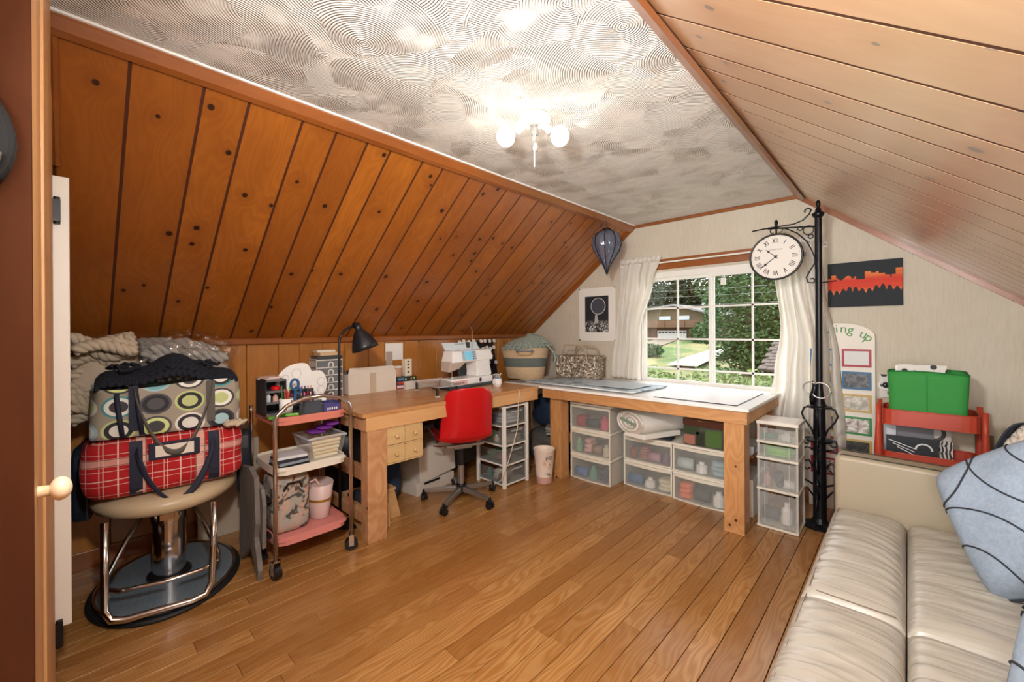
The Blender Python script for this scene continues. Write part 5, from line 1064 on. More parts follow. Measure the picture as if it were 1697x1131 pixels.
b = MB(); b.m = Matrix.Translation((-1.67, 3.18, .578)) @ Matrix.Rotation(math.radians(-22), 4, 'Z')
b.prism([(p[0]*.97, p[1]*.97) for p in prof], 'Y', .012, .02).build('end_face', plain('#cdbfae', .95), rl)
b = MB(); b.m = Matrix.Translation((-1.67, 3.18, .578)) @ Matrix.Rotation(math.radians(-22), 4, 'Z') @ Matrix.Rotation(math.radians(8), 4, 'Y')
b.box(-.11, .07, -.012, .0, -.009, .012).build('cardboard_core', plain('#8fa394', .6), rl)
b = MB(); b.m = Matrix.Translation((-1.67, 3.18, .578)) @ Matrix.Rotation(math.radians(-22), 4, 'Z')
b.hexa([(-.08, .0, -.122), (.16, .0, -.112), (.16, .4, -.112), (-.08, .4, -.122)], [(-.08, .0, -.098), (.16, .0, -.07), (.16, .4, -.07), (-.08, .4, -.098)]).build('loose_edge', bw, rl, bevel=.006)
tn = thing('tin_box', 'lunch-box shaped tin with pictures and a brown lid under the bench', 'tin', (-1.13, 3.42, .4505), world=True)
MB().box(-1.28, -.985, 3.30, 3.46, .4505, .60).build('tin_body', plain('#5a5a50', .3, .3), tn, bevel=.006)
MB().box(-1.283, -.982, 3.297, 3.463, .601, .655).build('tin_lid', plain('#6e4434', .35, .2), tn, bevel=.006)
for x0, x1, z0, z1, cl in ((-1.27, -1.19, .46, .53, '#a8705e'), (-1.18, -1.12, .455, .56, '#2c3326'), (-1.11, -1.0, .46, .585, '#4c6b34'), (-1.27, -1.16, .54, .595, '#35452c')):
    MB().box(x0, x1, 3.2975, 3.30, z0, z1).build('picture', plain(cl, .4), tn)
MB().tube([(-1.17, 3.297, .64), (-1.165, 3.285, .648), (-1.10, 3.285, .648), (-1.095, 3.297, .64)], .004, 6).build('handle', chrome, tn)
small('white_carton', MB().box(-.94, -.80, 3.33, 3.70, .001, .27), white, 'white carton on the floor between the bench leg and the narrow drawer tower', 'carton', bevel=.003)
sh2 = thing('wire_shelf', 'small shelf with papers between the bench leg and the clear drawer tower', 'shelf', (-.86, 3.45, .40), world=True)
MB().box(-.945, -.785, 3.28, 3.76, .44, .452).box(-.945, -.785, 3.74, 3.76, .271, .44).box(-.945, -.925, 3.28, 3.76, .271, .44).build('shelf_body', plain('#8a5a38', .6), sh2)
small('magazine_stack', MB().box(-.93, -.80, 3.30, 3.6, .4525, .46).at((-.86, 3.43, .46), .1).box(-.055, .055, -.12, .15, 0, .05), plain('#c9cdd3', .5), 'stack of magazines on the small shelf beside the bench leg', 'magazines')
b = MB(); softbox(b, -2.85, -2.50, 3.25, 3.75, .36, .70, 3.5, 9, seed=6); small('storage_sack', b, plain('#12263c', .8, bump=.6, bs=40), 'dark blue fabric bundle in the corner under the bench', 'sack', smooth=True)
b = MB(); softbox(b, -2.90, -2.46, 3.2, 3.8, .002, .35, 3.5, 9, seed=8); small('storage_sack', b, plain('#55524d', .8, bump=.8, bs=25), 'grey bundle of cords and cloth in the corner, under the dark blue one', 'sack', smooth=True)
for i in range(5):
    b = MB().at((-2.42-.03*i, 3.175+.012*i, .35+.012*i), .5-.3*i).box(-.10, .10, -.012, .012, .0, .012); small('wood_offcut', b, plain(('#a59f95', '#8d8378', '#c2bbb0')[i % 3], .7), ('lowest', 'second lowest', 'middle', 'second highest', 'topmost')[i]+' pale strip in the jumble left of the bench leg', 'strip', 'pale strips in the corner jumble')

# white four-drawer tower under the desk (drawers on two faces)
wt = thing('drawer_tower', 'white plastic tower of four smoky drawers under the right end of the desk', 'drawer unit', (-2.65, 2.67, 0), world=True)
xa, xb, ya, yb = -2.83, -2.475, 2.515, 2.83
for x, y in ((xa, ya), (xb-.028, ya), (xa, yb-.028), (xb-.028, yb-.028)): MB().box(x, x+.028, y, y+.028, 0, .70).build('post', whitep, wt, bevel=.004)
for k in range(5):
    z = .022+.165*k; MB().box(xa+.004, xb-.002, ya+.004, yb-.004, z, z+.012).build('shelf_frame', whitep, wt, bevel=.003)
cset = [[('#7a4a8a', 'purple'), ('#cfd2d4', 'silver')], [('#4f9a3f', 'green'), ('#e2d6c0', 'cream'), ('#b9b4a8', 'grey')], [('#6f8f6a', 'sage'), ('#a8887a', 'mauve')], [('#5f8a86', 'teal'), ('#d0cab8', 'ivory'), ('#b08a5a', 'tan')]]
for k in range(4):
    z = .036+.165*k
    d = MB().box(xb-.010, xb-.006, ya+.034, yb-.034, z, z+.135).box(xa+.03, xb-.012, ya+.010, ya+.013, z, z+.115).box(xa+.03, xb-.012, yb-.013, yb-.010, z, z+.115).box(xa+.03, xb-.012, ya+.013, yb-.013, z, z+.003).build('drawer', smoke, wt)
    MB().box(xb-.006, xb+.006, ya+.09, yb-.09, z+.105, z+.12).build('handle', plain('#b9bcb8', .1, trans=.3), d, bevel=.003)
    contents('drawer '+('one', 'two', 'three', 'four')[k]+' from the floor in the white tower', (xa+.06, xb-.03, ya+.04, yb-.04, z+.005, z+.10), [c_ for c_ in cset[3-k]], 20+k)
# tall cup used as a bin
cn = thing('popcorn_cup', 'tall pale cup-shaped waste bin with dark scribbles between tower and bench', 'waste bin', (-2.335, 2.875, 0))
MB().lathe([(0, .003), (.060, .003), (.064, 0), (.070, .06), (.093, .295), (.097, .30), (.094, .305), (.088, .295), (.06, .01)], 36).build('cup_body', plain('#e8d5c6', .5), cn, smooth=True)
MB().lathe([(.0655, .008), (.0712, .065), (.0720, .065), (.0665, .008)], 36).build('pink_band', plain('#c79a8f', .5), cn)
def oncup(a, z, w, h):
    r = .071+.025*(z-.06)/.24+.0008; b = MB().at((0, 0, 0), a).box(r, r+.0012, -w/2, w/2, z-h/2, z+h/2); return b
for i, (a, z, w, h) in enumerate(((-.70, .235, .005, .03), (-.62, .225, .006, .018), (-.35, .25, .05, .004), (-.35, .238, .045, .004), (-.2, .225, .03, .004), (-.55, .10, .05, .004), (-.3, .09, .045, .004), (-.25, .08, .03, .004), (-.3, .18, .006, .014), (-.2, .16, .006, .012), (-.4, .15, .006, .01))):
    oncup(a, z, w, h).build('print_mark', plain('#4b3f3f', .6), cn)
for a, z, s in ((-.85, .20, .009), (-.95, .185, .007), (-.8, .18, .007)): oncup(a, z, s*2, s*2).build('print_flower', plain('#e0a070', .6), cn)
# narrow clear tower at the right of the bench
ntw = thing('drawer_tower', 'narrow translucent tower of two shallow and two deep drawers right of the bench', 'drawer unit', (-.635, 3.35, 0), world=True)
xa, xb, ya, yb = -.752, -.516, 3.225, 3.47
levels = [(.028, .255), (.262, .465), (.472, .575), (.582, .69)]
for x, y in ((xa, ya+.01), (xb-.014, ya+.01), (xa, yb-.014), (xb-.014, yb-.014)): MB().box(x, x+.014, y, y+.014, 0.0, .70).build('post', milky, ntw, bevel=.003)
MB().box(xa-.004, xb+.004, ya, yb+.004, .700, .722).build('top', plain('#e6e0d2', .3), ntw, bevel=.004); MB().box(xa+.02, xb-.02, ya+.02, yb-.02, .7222, .7235).build('top_inset', plain('#f2efe8', .3), ntw)
for z in (.002, .255, .464, .574): MB().box(xa-.003, xb+.003, ya, yb, z, z+.016).build('shelf_frame', plain('#ded7c8', .35), ntw, bevel=.003)
for k, (a_, b_) in enumerate(levels):
    d = MB().box(xa+.006, xb-.006, ya+.002, ya+.006, a_, b_-.012).box(xa+.016, xa+.019, ya+.006, yb-.02, a_, b_-.02).box(xb-.019, xb-.016, ya+.006, yb-.02, a_, b_-.02).build('drawer', clearp, ntw)
    for x in (xa+.045, xb-.05): MB().box(x, x+.004, ya-.001, ya+.003, a_, b_-.014).build('moulded_ridge', plain('#d8d5cb', .3, trans=.3), d)
    MB().box(xb-.012, xb-.008, ya+.03, yb-.03, a_, b_-.03).build('side_lattice', milky, ntw)
    contents('drawer '+('one', 'two', 'three', 'four')[k]+' from the floor in the narrow tower', (xa+.025, xb-.025, ya+.02, ya+.15, a_+.018, a_+(b_-a_)*.8), [[('#2f3a3f', 'slate'), ('#e8e5de', 'white')], [('#b98a82', 'rosy'), ('#3a4146', 'charcoal'), ('#d9d6cf', 'pale')], [('#7ac043', 'lime green')], [('#3f6f5a', 'bottle green'), ('#c9ccc4', 'grey')]][k], 40+k)
# ------------------------------------------------------------------ sofa
le = N('beige_leather'); c = le.coord(); le.set(le.mix(le.noise(c, 2, 1), '#c4bfb4', '#b3ada0'), .33, Coat_Weight=.15, Coat_Roughness=.3)
le.bump(le.math('ADD', le.noise(le.map(c, (2.6, 24, 5)), 1.0, 2, .4, .9), le.math('MULTIPLY', le.noise(c, 350, 2), .012)), .32, .025)
leS = plain('#a89b83', .42, bump=.15, bs=300); stitch = plain('#7f745f', .6)
so = thing('sofa', 'beige leather sofa with wrinkled seat pads and square arm along the right wall', 'sofa', (.2, 1.8, 0), world=True)
MB().box(-.265, .70, .72, 2.92, .06, .29).build('base', leS, so, bevel=.02, seg=3)
def seatpad(x0, x1, y0, y1, ztop, zb, front):
    def fn(u, v):
        x = x0+(x1-x0)*u; y = y0+(y1-y0)*v; eu = min(u, 1-u)*(x1-x0); ev = min(v, 1-v)*(y1-y0)
        e = (1-math.exp(-eu/.022))*(1-math.exp(-ev/.028))
        wr = .0028*math.sin(y*95+6*math.sin(x*9+y*3))*(.3+.7*math.sin(PI*v)**.5)*math.sin(x*14+1+y*2)**2+.0022*math.sin(y*40+x*13)
        return (x, y, zb+(ztop-zb)*e**.55+wr*e+.018*math.sin(PI*u)*math.sin(PI*v))
    b = MB().grid(fn, 40, 110)
    b.hexa([(x0, y0, .285), (x1, y0, .285), (x1, y1, .285), (x0, y1, .285)], [(x0, y0, zb+.001), (x1, y0, zb+.001), (x1, y1, zb+.001), (x0, y1, zb+.001)])
    o = b.build('seat_pad', le.m, so, smooth=True)
    return o
for y0, y1 in ((1.812, 2.775), (.85, 1.809)):
    a = seatpad(-.285, -.008, y0, y1, .425, .372, True); seatpad(-.004, .46, y0, y1, .425, .372, False)
    MB().tube([(-.262, y0+.03, .415), (-.262, y1-.03, .415)], .002, 5).tube([(-.24, y0+.018, .413), (-.03, y0+.018, .413)], .002, 5).build('stitching', stitch, a)
def armf(name, y0, y1):
    p = [(-.285, .06)]+[(-.285+.035-.035*math.cos(math.radians(t)), .645+.035*math.sin(math.radians(t))) for t in range(0, 91, 18)]+[(.66, .665), (.72, .06)]
    return MB().prism(p, 'Y', y0, y1).build(name, leS, so, bevel=.022, seg=4)
ar = armf('arm', 2.785, 2.925); armf('arm', .70, .84)
MB().tube([(-.288, 2.80, .08), (-.288, 2.80, .63), (-.255, 2.80, .683), (.64, 2.80, .668)], .0028, 6).tube([(-.288, 2.91, .08), (-.288, 2.91, .63), (-.255, 2.91, .683), (.64, 2.91, .668)], .0028, 6).build('piping', plain('#3b352c', .6), ar)
MB().hexa([(.47, .86, .30), (.74, .86, .30), (.74, 2.77, .30), (.47, 2.77, .30)], [(.53, .86, .80), (.76, .86, .80), (.76, 2.77, .80), (.53, 2.77, .80)]).build('backrest', leS, so, bevel=.03, seg=3)
for x in (-.22, .64):
    for y in (.78, 2.86): MB().box(x-.03, x+.03, y-.03, y+.03, 0, .06).build('foot', blackp, so)
# pillows
dn = N('washed_chambray'); c = dn.coord(); dn.set(dn.mix(dn.noise(c, 90, 3), '#7e92a8', '#a9b6c4'), .85); dn.bump(dn.math('ADD', dn.noise(c, 9, 3), dn.math('MULTIPLY', dn.noise(c, 400, 2), .05)), .5, .03)
dk_ = plain('#2d3138', .8)
def pillow(label, c, n, roll, s):
    n = Vector(n).normalized(); w = Vector((0, 0, 1)).cross(n).normalized(); h = n.cross(w); r = math.radians(roll)
    a = w*math.cos(r)+h*math.sin(r); b = -w*math.sin(r)+h*math.cos(r); M3 = Matrix((a, b, n)).transposed()
    t = thing('pillow', label, 'pillow', c)
    MB().pillow(s, s, .125, n=30, M3=M3, wob=.008).build('cover', dn.m, t, smooth=True)
    def surf(x, y):
        e = max(0, 1-x**4)*max(0, 1-y**4); z = .125*e**.45+.008*math.sin(x*5+y*3)*math.sin(y*6-x)*e
        return M3 @ Vector((x*s*(1-.06*(1-abs(y)**2)*abs(x)**6)*(1-.05*(1-y*y))*(1-.13*x*x*y*y), y*s*(1-.05*(1-x*x))*(1-.13*x*x*y*y), z+.0015))
    for cx, cy, r0, a0, a1 in ((-1.1, -1.0, .75, -10, 100), (-1.1, -1.0, 1.25, 0, 95), (1.1, 1.0, .9, 170, 280), (1.1, 1.0, 1.4, 165, 285), (-.9, 1.0, .7, -95, 10), (1.0, -.9, .7, 85, 190)):
        q = []
        for i in range(25):
            g_ = math.radians(a0+(a1-a0)*i/24); x = cx+r0*math.cos(g_); y = cy+r0*math.sin(g_)
            if abs(x) < .96 and abs(y) < .96: q.append(surf(x, y))
        if len(q) > 3: MB().tube(q, .0032, 5).build('piped_seam', dk_, t, smooth=True)
    edge = [surf(x, -.99) for x in [i/10 for i in range(-9, 10)]]
    MB().tube(edge, .004, 5).build('hem_seam', dk_, t, smooth=True)
pillow('large blue-grey chambray pillow with dark piped curves leaning at the sofa arm', (.33, 2.26, .70), (-.62, -.66, .42), 42, .262)
pillow('second blue-grey pillow, cut off by the bottom right corner', (.40, 1.50, .60), (-.5, -.5, .75), 20, .25)
# navy bag with cream knit behind the pillow
nb_ = thing('shoulder_bag', 'navy bag with cream chunky knit on the far right end of the sofa', 'bag', (.355, 2.67, .44))
b = MB(); softbox(b, -.10, .10, -.09, .09, .0, .30, 4, 10, wob=.01, seed=9); b.build('bag_body', plain('#141c2c', .6, bump=.5, bs=30), nb_, smooth=True)
MB().grid(lambda u, v: (-.13+.03*u+.22*v, -.02+.05*(u-.5), .05+.47*math.sin(PI*(.12+.80*v))**.8), 2, 26).build('strap', plain('#121a2b', .6), nb_, smooth=True, solid=.006)
b = MB(); b.at((.385, 2.67, .76))
knit(b, lambda u, v: ((.115*math.cos(2*PI*u)*(1-v)**.6), .10*math.sin(2*PI*u)*(1-v)**.6, .19*v**.8+.02*math.sin(u*12)), 9, 5, .027)
b.ball((0, 0, .05), (.10, .085, .12), 12, 8)
centred(b, 'knitted_blanket', plain('#ddd0c0', .95, bump=.6, bs=120), 'cream chunky knit spilling from the navy bag on the sofa', 'blanket', smooth=True)

# ------------------------------------------------------------------ clock pole
PX, PY = -.437, 3.50
irn = plain('#17181c', .38, .5)
po = thing('clock_post', 'black wrought-iron post with scrollwork that carries the station clock', 'post', (PX, PY, 0), world=True)
MB().cyl((PX, PY, 0), (PX, PY, 2.13), .0205, n=16).build('pole', irn, po, smooth=False)
MB().lathe([(0, 0), (.10, 0), (.10, .012), (.05, .03), (.04, .06), (.034, .80), (.042, .82), (.030, .86), (.022, .94), (.0206, .97)], 20, (PX, PY, 0)).build('base_column', irn, po, smooth=False)
MB().lathe([(.022, 2.10), (.034, 2.115), (.036, 2.13), (.020, 2.14), (.016, 2.16), (.008, 2.175), (.014, 2.19), (.012, 2.21), (0, 2.225)], 16, (PX, PY, 0)).build('finial', irn, po, smooth=True)
def scroll(b, pts, r=.0065): b.tube(pts, r, 6)
def spiral(cx, cz, r0, r1, a0, a1, n=18, y=PY): return [(cx+(r0+(r1-r0)*i/n)*math.cos(math.radians(a0+(a1-a0)*i/n)), y, cz+(r0+(r1-r0)*i/n)*math.sin(math.radians(a0+(a1-a0)*i/n))) for i in range(n+1)]
b = MB()
# bracket: upper horn, horizontal, curved brace, lower curl
scroll(b, [(PX-.02, PY, 2.045)]+[(PX-.30, PY, 2.075)], .006)
scroll(b, [(PX-.40, PY, 2.073), (PX-.30, PY, 2.079), (PX-.14, PY, 2.082), (PX-.085, PY, 2.10), (PX-.05, PY, 2.135), (PX-.04, PY, 2.16)]+spiral(PX-.062, 2.155, .024, .012, 10, 200, 8), .005)
scroll(b, [(PX-.27, PY, 2.078), (PX-.19, PY, 2.06), (PX-.12, PY, 2.015), (PX-.065, PY, 1.95), (PX-.035, PY, 1.88), (PX-.02, PY, 1.83), (PX-.022, PY, 1.79), (PX-.05, PY, 1.74), (PX-.068, PY, 1.70), (PX-.06, PY, 1.665), (PX-.03, PY, 1.66), (PX-.02, PY, 1.675), (PX-.03, PY, 1.69), (PX-.045, PY, 1.687)], .005)
for cx, cz, r in ((PX-.055, 2.025, .030), (PX-.103, 2.045, .014), (PX-.042, 1.98, .014)): b.tube(spiral(cx, cz, r, r, 0, 360, 20)[:-1], .004, 6, closed=True)
b.tube([(PX-.005, PY, 1.655), (PX+.10, PY-.02, 1.662)], .004, 6)
b.build('bracket', irn, po, smooth=True)
b = MB()
for sg in (-1, 1):
    for dx, dy in ((1, 0), (0, 1)):
        def Q(r, z): return (PX+sg*dx*r, PY+sg*dy*r, z)
        scroll(b, [Q(.025, .60), Q(.045, .66), Q(.085, .72), (Q(.10, .76)), Q(.085, .80), Q(.045, .815), Q(.03, .81)])
        scroll(b, [Q(.03, .58), Q(.06, .60), Q(.09, .59), Q(.095, .56), Q(.07, .55), Q(.06, .565)])
        scroll(b, [Q(.035, .52), Q(.07, .53), Q(.12, .49), Q(.145, .43), Q(.14, .40)])
        scroll(b, [Q(.035, .40), Q(.06, .44), Q(.09, .43), Q(.095, .39), Q(.07, .375), Q(.055, .39)])
        scroll(b, [Q(.035, .20), Q(.07, .25), Q(.12, .24), Q(.15, .19), Q(.14, .15), Q(.10, .15)])
        b.ball(Q(.105, .47), (.018, .018, .010), 8, 5).ball(Q(.10, .31), (.016, .016, .024), 8, 5)
        scroll(b, [Q(.035, .28), Q(.08, .30), Q(.12, .34)])
b.build('scrollwork', irn, po, smooth=True)
MB().lathe([(.03, .575), (.075, .58), (.08, .592), (.03, .60)], 20, (PX, PY, 0)).build('collar', irn, po)
MB().lathe([(.03, .80), (.07, .808), (.07, .818), (.03, .825)], 20, (PX, PY, 0)).build('collar', irn, po)
MB().tube([(PX-.03, PY-.01, .83), (PX-.035, PY-.02, .88), (PX-.02, PY-.024, .95), (PX-.035, PY-.026, .99)], [.022, .02, .016, .004], 8).build('leaf', irn, po, smooth=True)
MB().tube(arc((PX+.012, PY-.038, .93), .052, -150, 130, 22), .006, 8).tube(arc((PX-.045, PY-.03, .94), .042, 40, 260, 16), .005, 8).build('ring_hook', steel, po, smooth=True)
# clock
CXc, CZc, CR = -.683, 1.862, .166
ck = thing('station_clock', 'round double-sided station clock with roman numerals hanging from the iron bracket', 'clock', (CXc, PY, CZc-CR), world=True)
def disc(y0, y1, r, n=56): return MB().prism([(CXc+r*math.cos(2*PI*i/n), CZc+r*math.sin(2*PI*i/n)) for i in range(n)], 'Y', y0, y1)
disc(PY-.024, PY+.024, CR-.006).build('case', plain('#3a3632', .4, .5), ck, bevel=.004)
disc(PY-.0265, PY-.0245, CR-.012).build('dial', plain('#e4ddd4', .5), ck)
MB().tube([(CXc+(CR-.005)*math.cos(2*PI*i/56), PY-.026, CZc+(CR-.005)*math.sin(2*PI*i/56)) for i in range(56)], .0075, 8, closed=True).build('bezel', plain('#2b2927', .35, .4), ck, smooth=True)
blk = plain('#1b1a1a', .6)
def glyph(b, ch, u0, s):   # strokes in a local frame: returns width
    st = {'I': [((0, -.5), (0, .5))], 'V': [((-.28, .5), (0, -.5)), ((.28, .5), (0, -.5))], 'X': [((-.28, .5), (.28, -.5)), ((.28, .5), (-.28, -.5))]}[ch]
    w = {'I': .34, 'V': .72, 'X': .72}[ch]
    return [((u0+w/2+a[0])*s, a[1]*s, (u0+w/2+c_[0])*s, c_[1]*s) for a, c_ in st], w
rom = ['XII', 'I', 'II', 'III', 'IIII', 'V', 'VI', 'VII', 'VIII', 'IX', 'X', 'XI']
for k, R_ in enumerate(rom):
    th = math.radians(90-30*k); er = Vector((math.cos(th), 0, math.sin(th))); et = Vector((math.sin(th), 0, -math.cos(th)))
    W_ = sum({'I': .34, 'V': .72, 'X': .72}[c_] for c_ in R_); u = -W_/2; b = MB(); s = .034
    for ch in R_:
        ss, w = glyph(b, ch, u, s); u += w
        for x1, y1, x2, y2 in ss:
            P0 = Vector((CXc, PY-.0272, CZc))+er*(.116+y1)+et*x1*.85; P1 = Vector((CXc, PY-.0272, CZc))+er*(.116+y2)+et*x2*.85
            d = (P1-P0).normalized(); w_ = d.cross(Vector((0, 1, 0)))*.0022
            b.hexa([P0-w_, P0+w_, P0+w_+Vector((0, .0008, 0)), P0-w_+Vector((0, .0008, 0))], [P1-w_, P1+w_, P1+w_+Vector((0, .0008, 0)), P1-w_+Vector((0, .0008, 0))])
    b.build('numeral', blk, ck)
b = MB()
for k in range(60):
    th = 2*PI*k/60; b.ball((CXc+.146*math.cos(th), PY-.0272, CZc+.146*math.sin(th)), (.0018, .0006, .0018), 5, 3)
mt_ = b.build('minute_track', blk, ck); mt_['kind'] = 'stuff'
def hand(name, deg, L, tip):
    th = math.radians(90-deg); er = Vector((math.cos(th), 0, math.sin(th))); et = Vector((math.sin(th), 0, -math.cos(th))); o = Vector((CXc, PY-.0285-tip*.001, CZc)); b = MB()
    def quad(a, wa, c_, wc): b.hexa([o+er*a-et*wa, o+er*a+et*wa, o+er*a+et*wa-Vector((0, .0008, 0)), o+er*a-et*wa-Vector((0, .0008, 0))], [o+er*c_-et*wc, o+er*c_+et*wc, o+er*c_+et*wc-Vector((0, .0008, 0)), o+er*c_-et*wc-Vector((0, .0008, 0))])
    quad(-.02, .002, L*.6, .0025); quad(L*.6, .0025, L*.68, .009); quad(L*.68, .009, L*.8, .003); quad(L*.8, .003, L, .0006); b.build(name, blk, ck)
hand('hour_hand', 313, .085, 0); hand('minute_hand', 231, .118, 1)
MB().cyl((CXc, PY-.026, CZc), (CXc, PY-.033, CZc), .009, n=16).build('hub', blk, ck)
text('maker_name', 'HOWARD MILLER', .0105, plain('#5a5048', .6), axes((CXc, PY-.0272, CZc+.052), (1, 0, 0), (0, 0, 1), (0, -1, 0)), ck, .0004)
MB().box(CXc+CR-.004, CXc+CR+.010, PY-.012, PY+.012, CZc-.014, CZc+.014).build('latch', blackp, ck)
MB().cyl((CXc, PY, CZc+CR-.004), (CXc, PY, 2.075), .006, n=8).ball((CXc, PY, 2.11), (.012, .012, .022), 10, 6).ball((CXc, PY, 2.087), (.012, .012, .006), 10, 6).tube(spiral(CXc-.022, 2.05, .022, .010, 60, 300, 12), .0035, 6).tube(spiral(CXc+.022, 2.05, .022, .010, 120, -120, 12), .0035, 6).build('hanger', irn, ck, smooth=True)

# ------------------------------------------------------------------ photo height board
gu = thing('photo_board', 'tall white arched growing-up photo board leaning on the end wall', 'photo board', (-.36, 3.90, 0), world=True)
gx0, gx1 = -.555, -.165; gc_ = (gx0+gx1)/2; gy = 3.90
pts = [(gx0, 0.0), (gx1, 0.0)]+[(gc_+.195*math.cos(math.radians(t)), 1.285+.10*math.sin(math.radians(t))) for t in range(0, 181, 12)]
MB().prism(pts, 'Y', gy, gy+.022).build('board', plain('#e9e2d4', .5), gu, bevel=.002)
fcol = [('#a8283c', '#cfcdc9'), ('#2a6a93', '#6d6a70'), ('#c9a860', '#a5a193'), ('#2f8a45', '#8e7c74'), ('#c9a860', '#4b4f45'), ('#a8283c', '#7d7a72')]
for k, (a, p) in enumerate(fcol):
    z1 = 1.195-.163*k; z0 = z1-.128
    for i, xc in enumerate((-.268, -.458)):
        if i == 1: a_ = fcol[(k+1) % 6][0]
        else: a_ = a
        w = .083; f = MB().box(xc-w, xc+w, gy-.008, gy-.0005, z0, z0+.014).box(xc-w, xc+w, gy-.008, gy-.0005, z1-.014, z1).box(xc-w, xc-w+.014, gy-.008, gy-.0005, z0+.014, z1-.014).box(xc+w-.014, xc+w, gy-.008, gy-.0005, z0+.014, z1-.014).build('photo_frame', plain(a_, .5), gu)
        phm = N('photo'); c = phm.coord(); phm.set(phm.mix(phm.ramp(phm.noise(c, 26, 4, .7, .5), [(.42, 0.), (.58, 1.)]), p, ('#ece8e0', '#2c2c30', '#d9d2c6')[(k+i) % 3]) if k else '#cfcdc9', .35)
        MB().box(xc-w+.014, xc+w-.014, gy-.003, gy-.0006, z0+.014, z1-.014).build('photo', phm.m, f)
s = 'growing up'; n = len(s); grn = plain('#3c8a34', .5)
for i, ch in enumerate(s):
    if ch == ' ': continue
    t = math.radians(139-98*i/(n-1)*1.0); x = gc_+.215*math.cos(t); z = 1.157+.185*math.sin(t)
    er = Vector((math.cos(t), 0, math.sin(t))).lerp(Vector((0, 0, 1)), .35).normalized(); et = Vector((er.z, 0, -er.x))
    text('letter', ch, .088, grn, axes((x, gy-.0005, z), et, er, (0, -1, 0)), gu, .001)
# ------------------------------------------------------------------ red trolley
rdm = plain('#b8432c', .4)
rt_ = thing('utility_cart', 'orange-red metal utility cart with tapered legs behind the sofa arm', 'trolley', (.09, 3.55, 0), world=True)
rx0, rx1, ry0, ry1 = -.125, .30, 3.40, 3.70
def cart_tray(z0, z1):
    b = MB(); cxm, cym = (rx0+rx1)/2, (ry0+ry1)/2
    b.rbox(rx0+.012, rx1-.012, ry0+.004, ry1-.004, z0, z0+.004, .03, 4)
    def rim(u, v):
        a = 2*PI*u; k = (abs(math.cos(a))**8+abs(math.sin(a))**8)**(-1/8)
        return (cxm+((rx1-rx0)/2-.010)*k*math.cos(a), cym+((ry1-ry0)/2-.002)*k*math.sin(a), z0+(z1-z0)*v)
    b.grid(rim, 56, 1, closeu=True); b.build('tray', rdm, rt_, solid=.003)
    MB().tube([rim(i/56, 1) for i in range(56)], .004, 6, closed=True).build('tray_lip', rdm, rt_, smooth=True)
cart_tray(.765, .855); cart_tray(.50, .60); cart_tray(.16, .25)
for x, y in ((rx0-.008, ry0+.03), (rx1+.008, ry0+.03), (rx0-.008, ry1-.03), (rx1+.008, ry1-.03)):
    l_ = MB().tube([(x, y, .06), (x, y, .60), (x, y, .76), (x, y, .88)], [.020, .021, .014, .013], 10).build('leg', rdm, rt_, smooth=True); MB().cyl((x-.012, y, .03), (x+.012, y, .03), .03, n=16).build('caster', blackp, l_)
gbn = thing('fabric_bin', 'bright green fabric bin standing in the top tray of the red cart', 'bin', (.085, 3.545, .77), world=True)
grn2 = plain('#33913f', .75, bump=.3, bs=200)
b = MB()
def binw(u, v):
    a = 2*PI*u; k = (abs(math.cos(a))**9+abs(math.sin(a))**9)**(-1/9); s = .93+.07*v; return (.082+.172*k*math.cos(a)*s, 3.548+.115*k*math.sin(a)*s, .771+.31*v-.008*v*math.cos(2*a+.4))
b.grid(binw, 64, 8, closeu=True).box(-.07, .235, 3.45, 3.645, .771, .775); b.build('bin_body', grn2, gbn, smooth=True, solid=.004)
MB().tube([binw(i/64, 1) for i in range(64)], .0045, 6, closed=True).tube([(.082, 3.4385, .78), (.082, 3.434, .90), (.082, 3.431, 1.07)], .002, 5).build('seam', plain('#1d7430', .75), gbn, smooth=True)
bw_ = N('black_and_white_print'); c = bw_.coord(); bw_.set(bw_.mix(bw_.ramp(bw_.vor(c, 16, 'F1'), [(.32, 0.), (.36, 1.)]), '#1d1f24', '#ddd8d0'), .6)
o = MB().box(-.045, .165, 3.50, 3.512, .95, 1.125).build('art_card', None); o.data.materials.append(bw_.m); tag(o, 'black and white printed card sticking up out of the green bin', 'card')
o = MB().box(-.055, .13, 3.53, 3.54, .95, 1.115).build('art_card', white); tag(o, 'plain white card behind the printed one in the green bin', 'card')
lp = N('leaf_print'); c = lp.coord(); lp.set(lp.mix(lp.ramp(lp.wave(c, 18, 6, 2, 1.5), [(.4, 0.), (.5, 1.)]), '#d6cfc4', '#2a2c30'), .6)
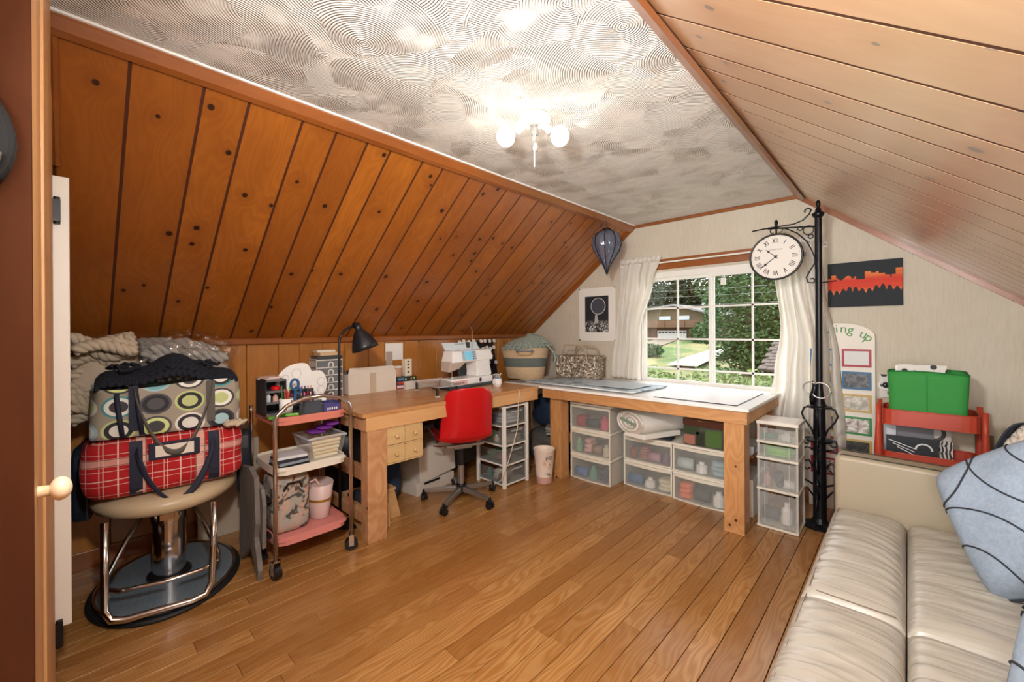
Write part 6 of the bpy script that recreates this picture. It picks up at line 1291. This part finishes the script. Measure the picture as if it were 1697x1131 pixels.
for i, (x0, x1, z1, y, mt, lab, nm) in enumerate(((-.115, -.055, .745, 3.60, plain('#c9ccd2', .6), 'pale grey art card at the left end of the middle cart tray', 'art_card'), (-.05, .115, .735, 3.635, plain('#7e7b80', .6), 'grey photo print in the middle cart tray, behind the dark frame', 'art_card'),
    (.035, .19, .755, 3.66, plain('#d3cbbf', .6), 'cream card with a large grey curl in the middle cart tray', 'art_card'), (.125, .195, .66, 3.62, lp.m, 'small leaf-patterned card at the right of the middle cart tray', 'art_card'), (-.10, .135, .67, 3.57, plain('#1a2027', .5), 'dark picture frame lying along the middle cart tray', 'picture_frame'))):
    t = thing(nm, lab, 'card' if nm == 'art_card' else 'frame', ((x0+x1)/2, y, .505), world=True)
    MB().box(x0, x1, y, y+.008, .505, z1).build('card_sheet', mt, t)
    if i == 2: MB().tube(arc((.115, y-.001, .70), .045, -170, 30, 16), [.014]*6+[.011]*11, 6).build('grey_curl', plain('#56534f', .6), t)
    if i == 4:
        MB().tube(arc((.07, y-.001, .60), .036, 0, 180, 16), .005, 6).build('white_ring', white, t)
        for k in range(3): MB().hexa([(-.09+.02*k, y-.002, .64-.02*k), (.03, y-.002, .60-.02*k), (.03, y, .60-.02*k), (-.09+.02*k, y, .64-.02*k)], [(-.09+.02*k, y-.002, .645-.02*k), (.03, y-.002, .604-.02*k), (.03, y, .604-.02*k), (-.09+.02*k, y, .645-.02*k)]).build('white_line', white, t)
eg = thing('clock_print', 'small square black and white eye-like print between photo board and green bin', 'print', (-.12, 3.86, 0.86), world=True)
MB().box(-.145, -.06, 3.93, 3.944, .86, 1.02).build('print_board', bw_.m, eg); MB().tube(arc((-.115, 3.928, .945), .032, 0, 360, 20)[:-1], .008, 6, closed=True).build('ring', white, eg); MB().ball((-.115, 3.928, .945), (.012, .006, .012), 10, 6).build('pupil', blackp, eg)
ol = thing('outlet', 'brown wall outlet low on the end wall right of the red cart', 'outlet', (.35, YE, .60), world=True)
MB().box(.31, .39, YE-.008, YE-.001, .55, .67).build('cover_plate', plain('#7a6a55', .5), ol, bevel=.002)
for z in (.585, .635): MB().box(.335, .365, YE-.012, YE-.008, z-.014, z+.014).build('socket', plain('#5a4c3c', .5), ol)
# marks on the floor and walls: two small holes
# window sill plant marks etc. end
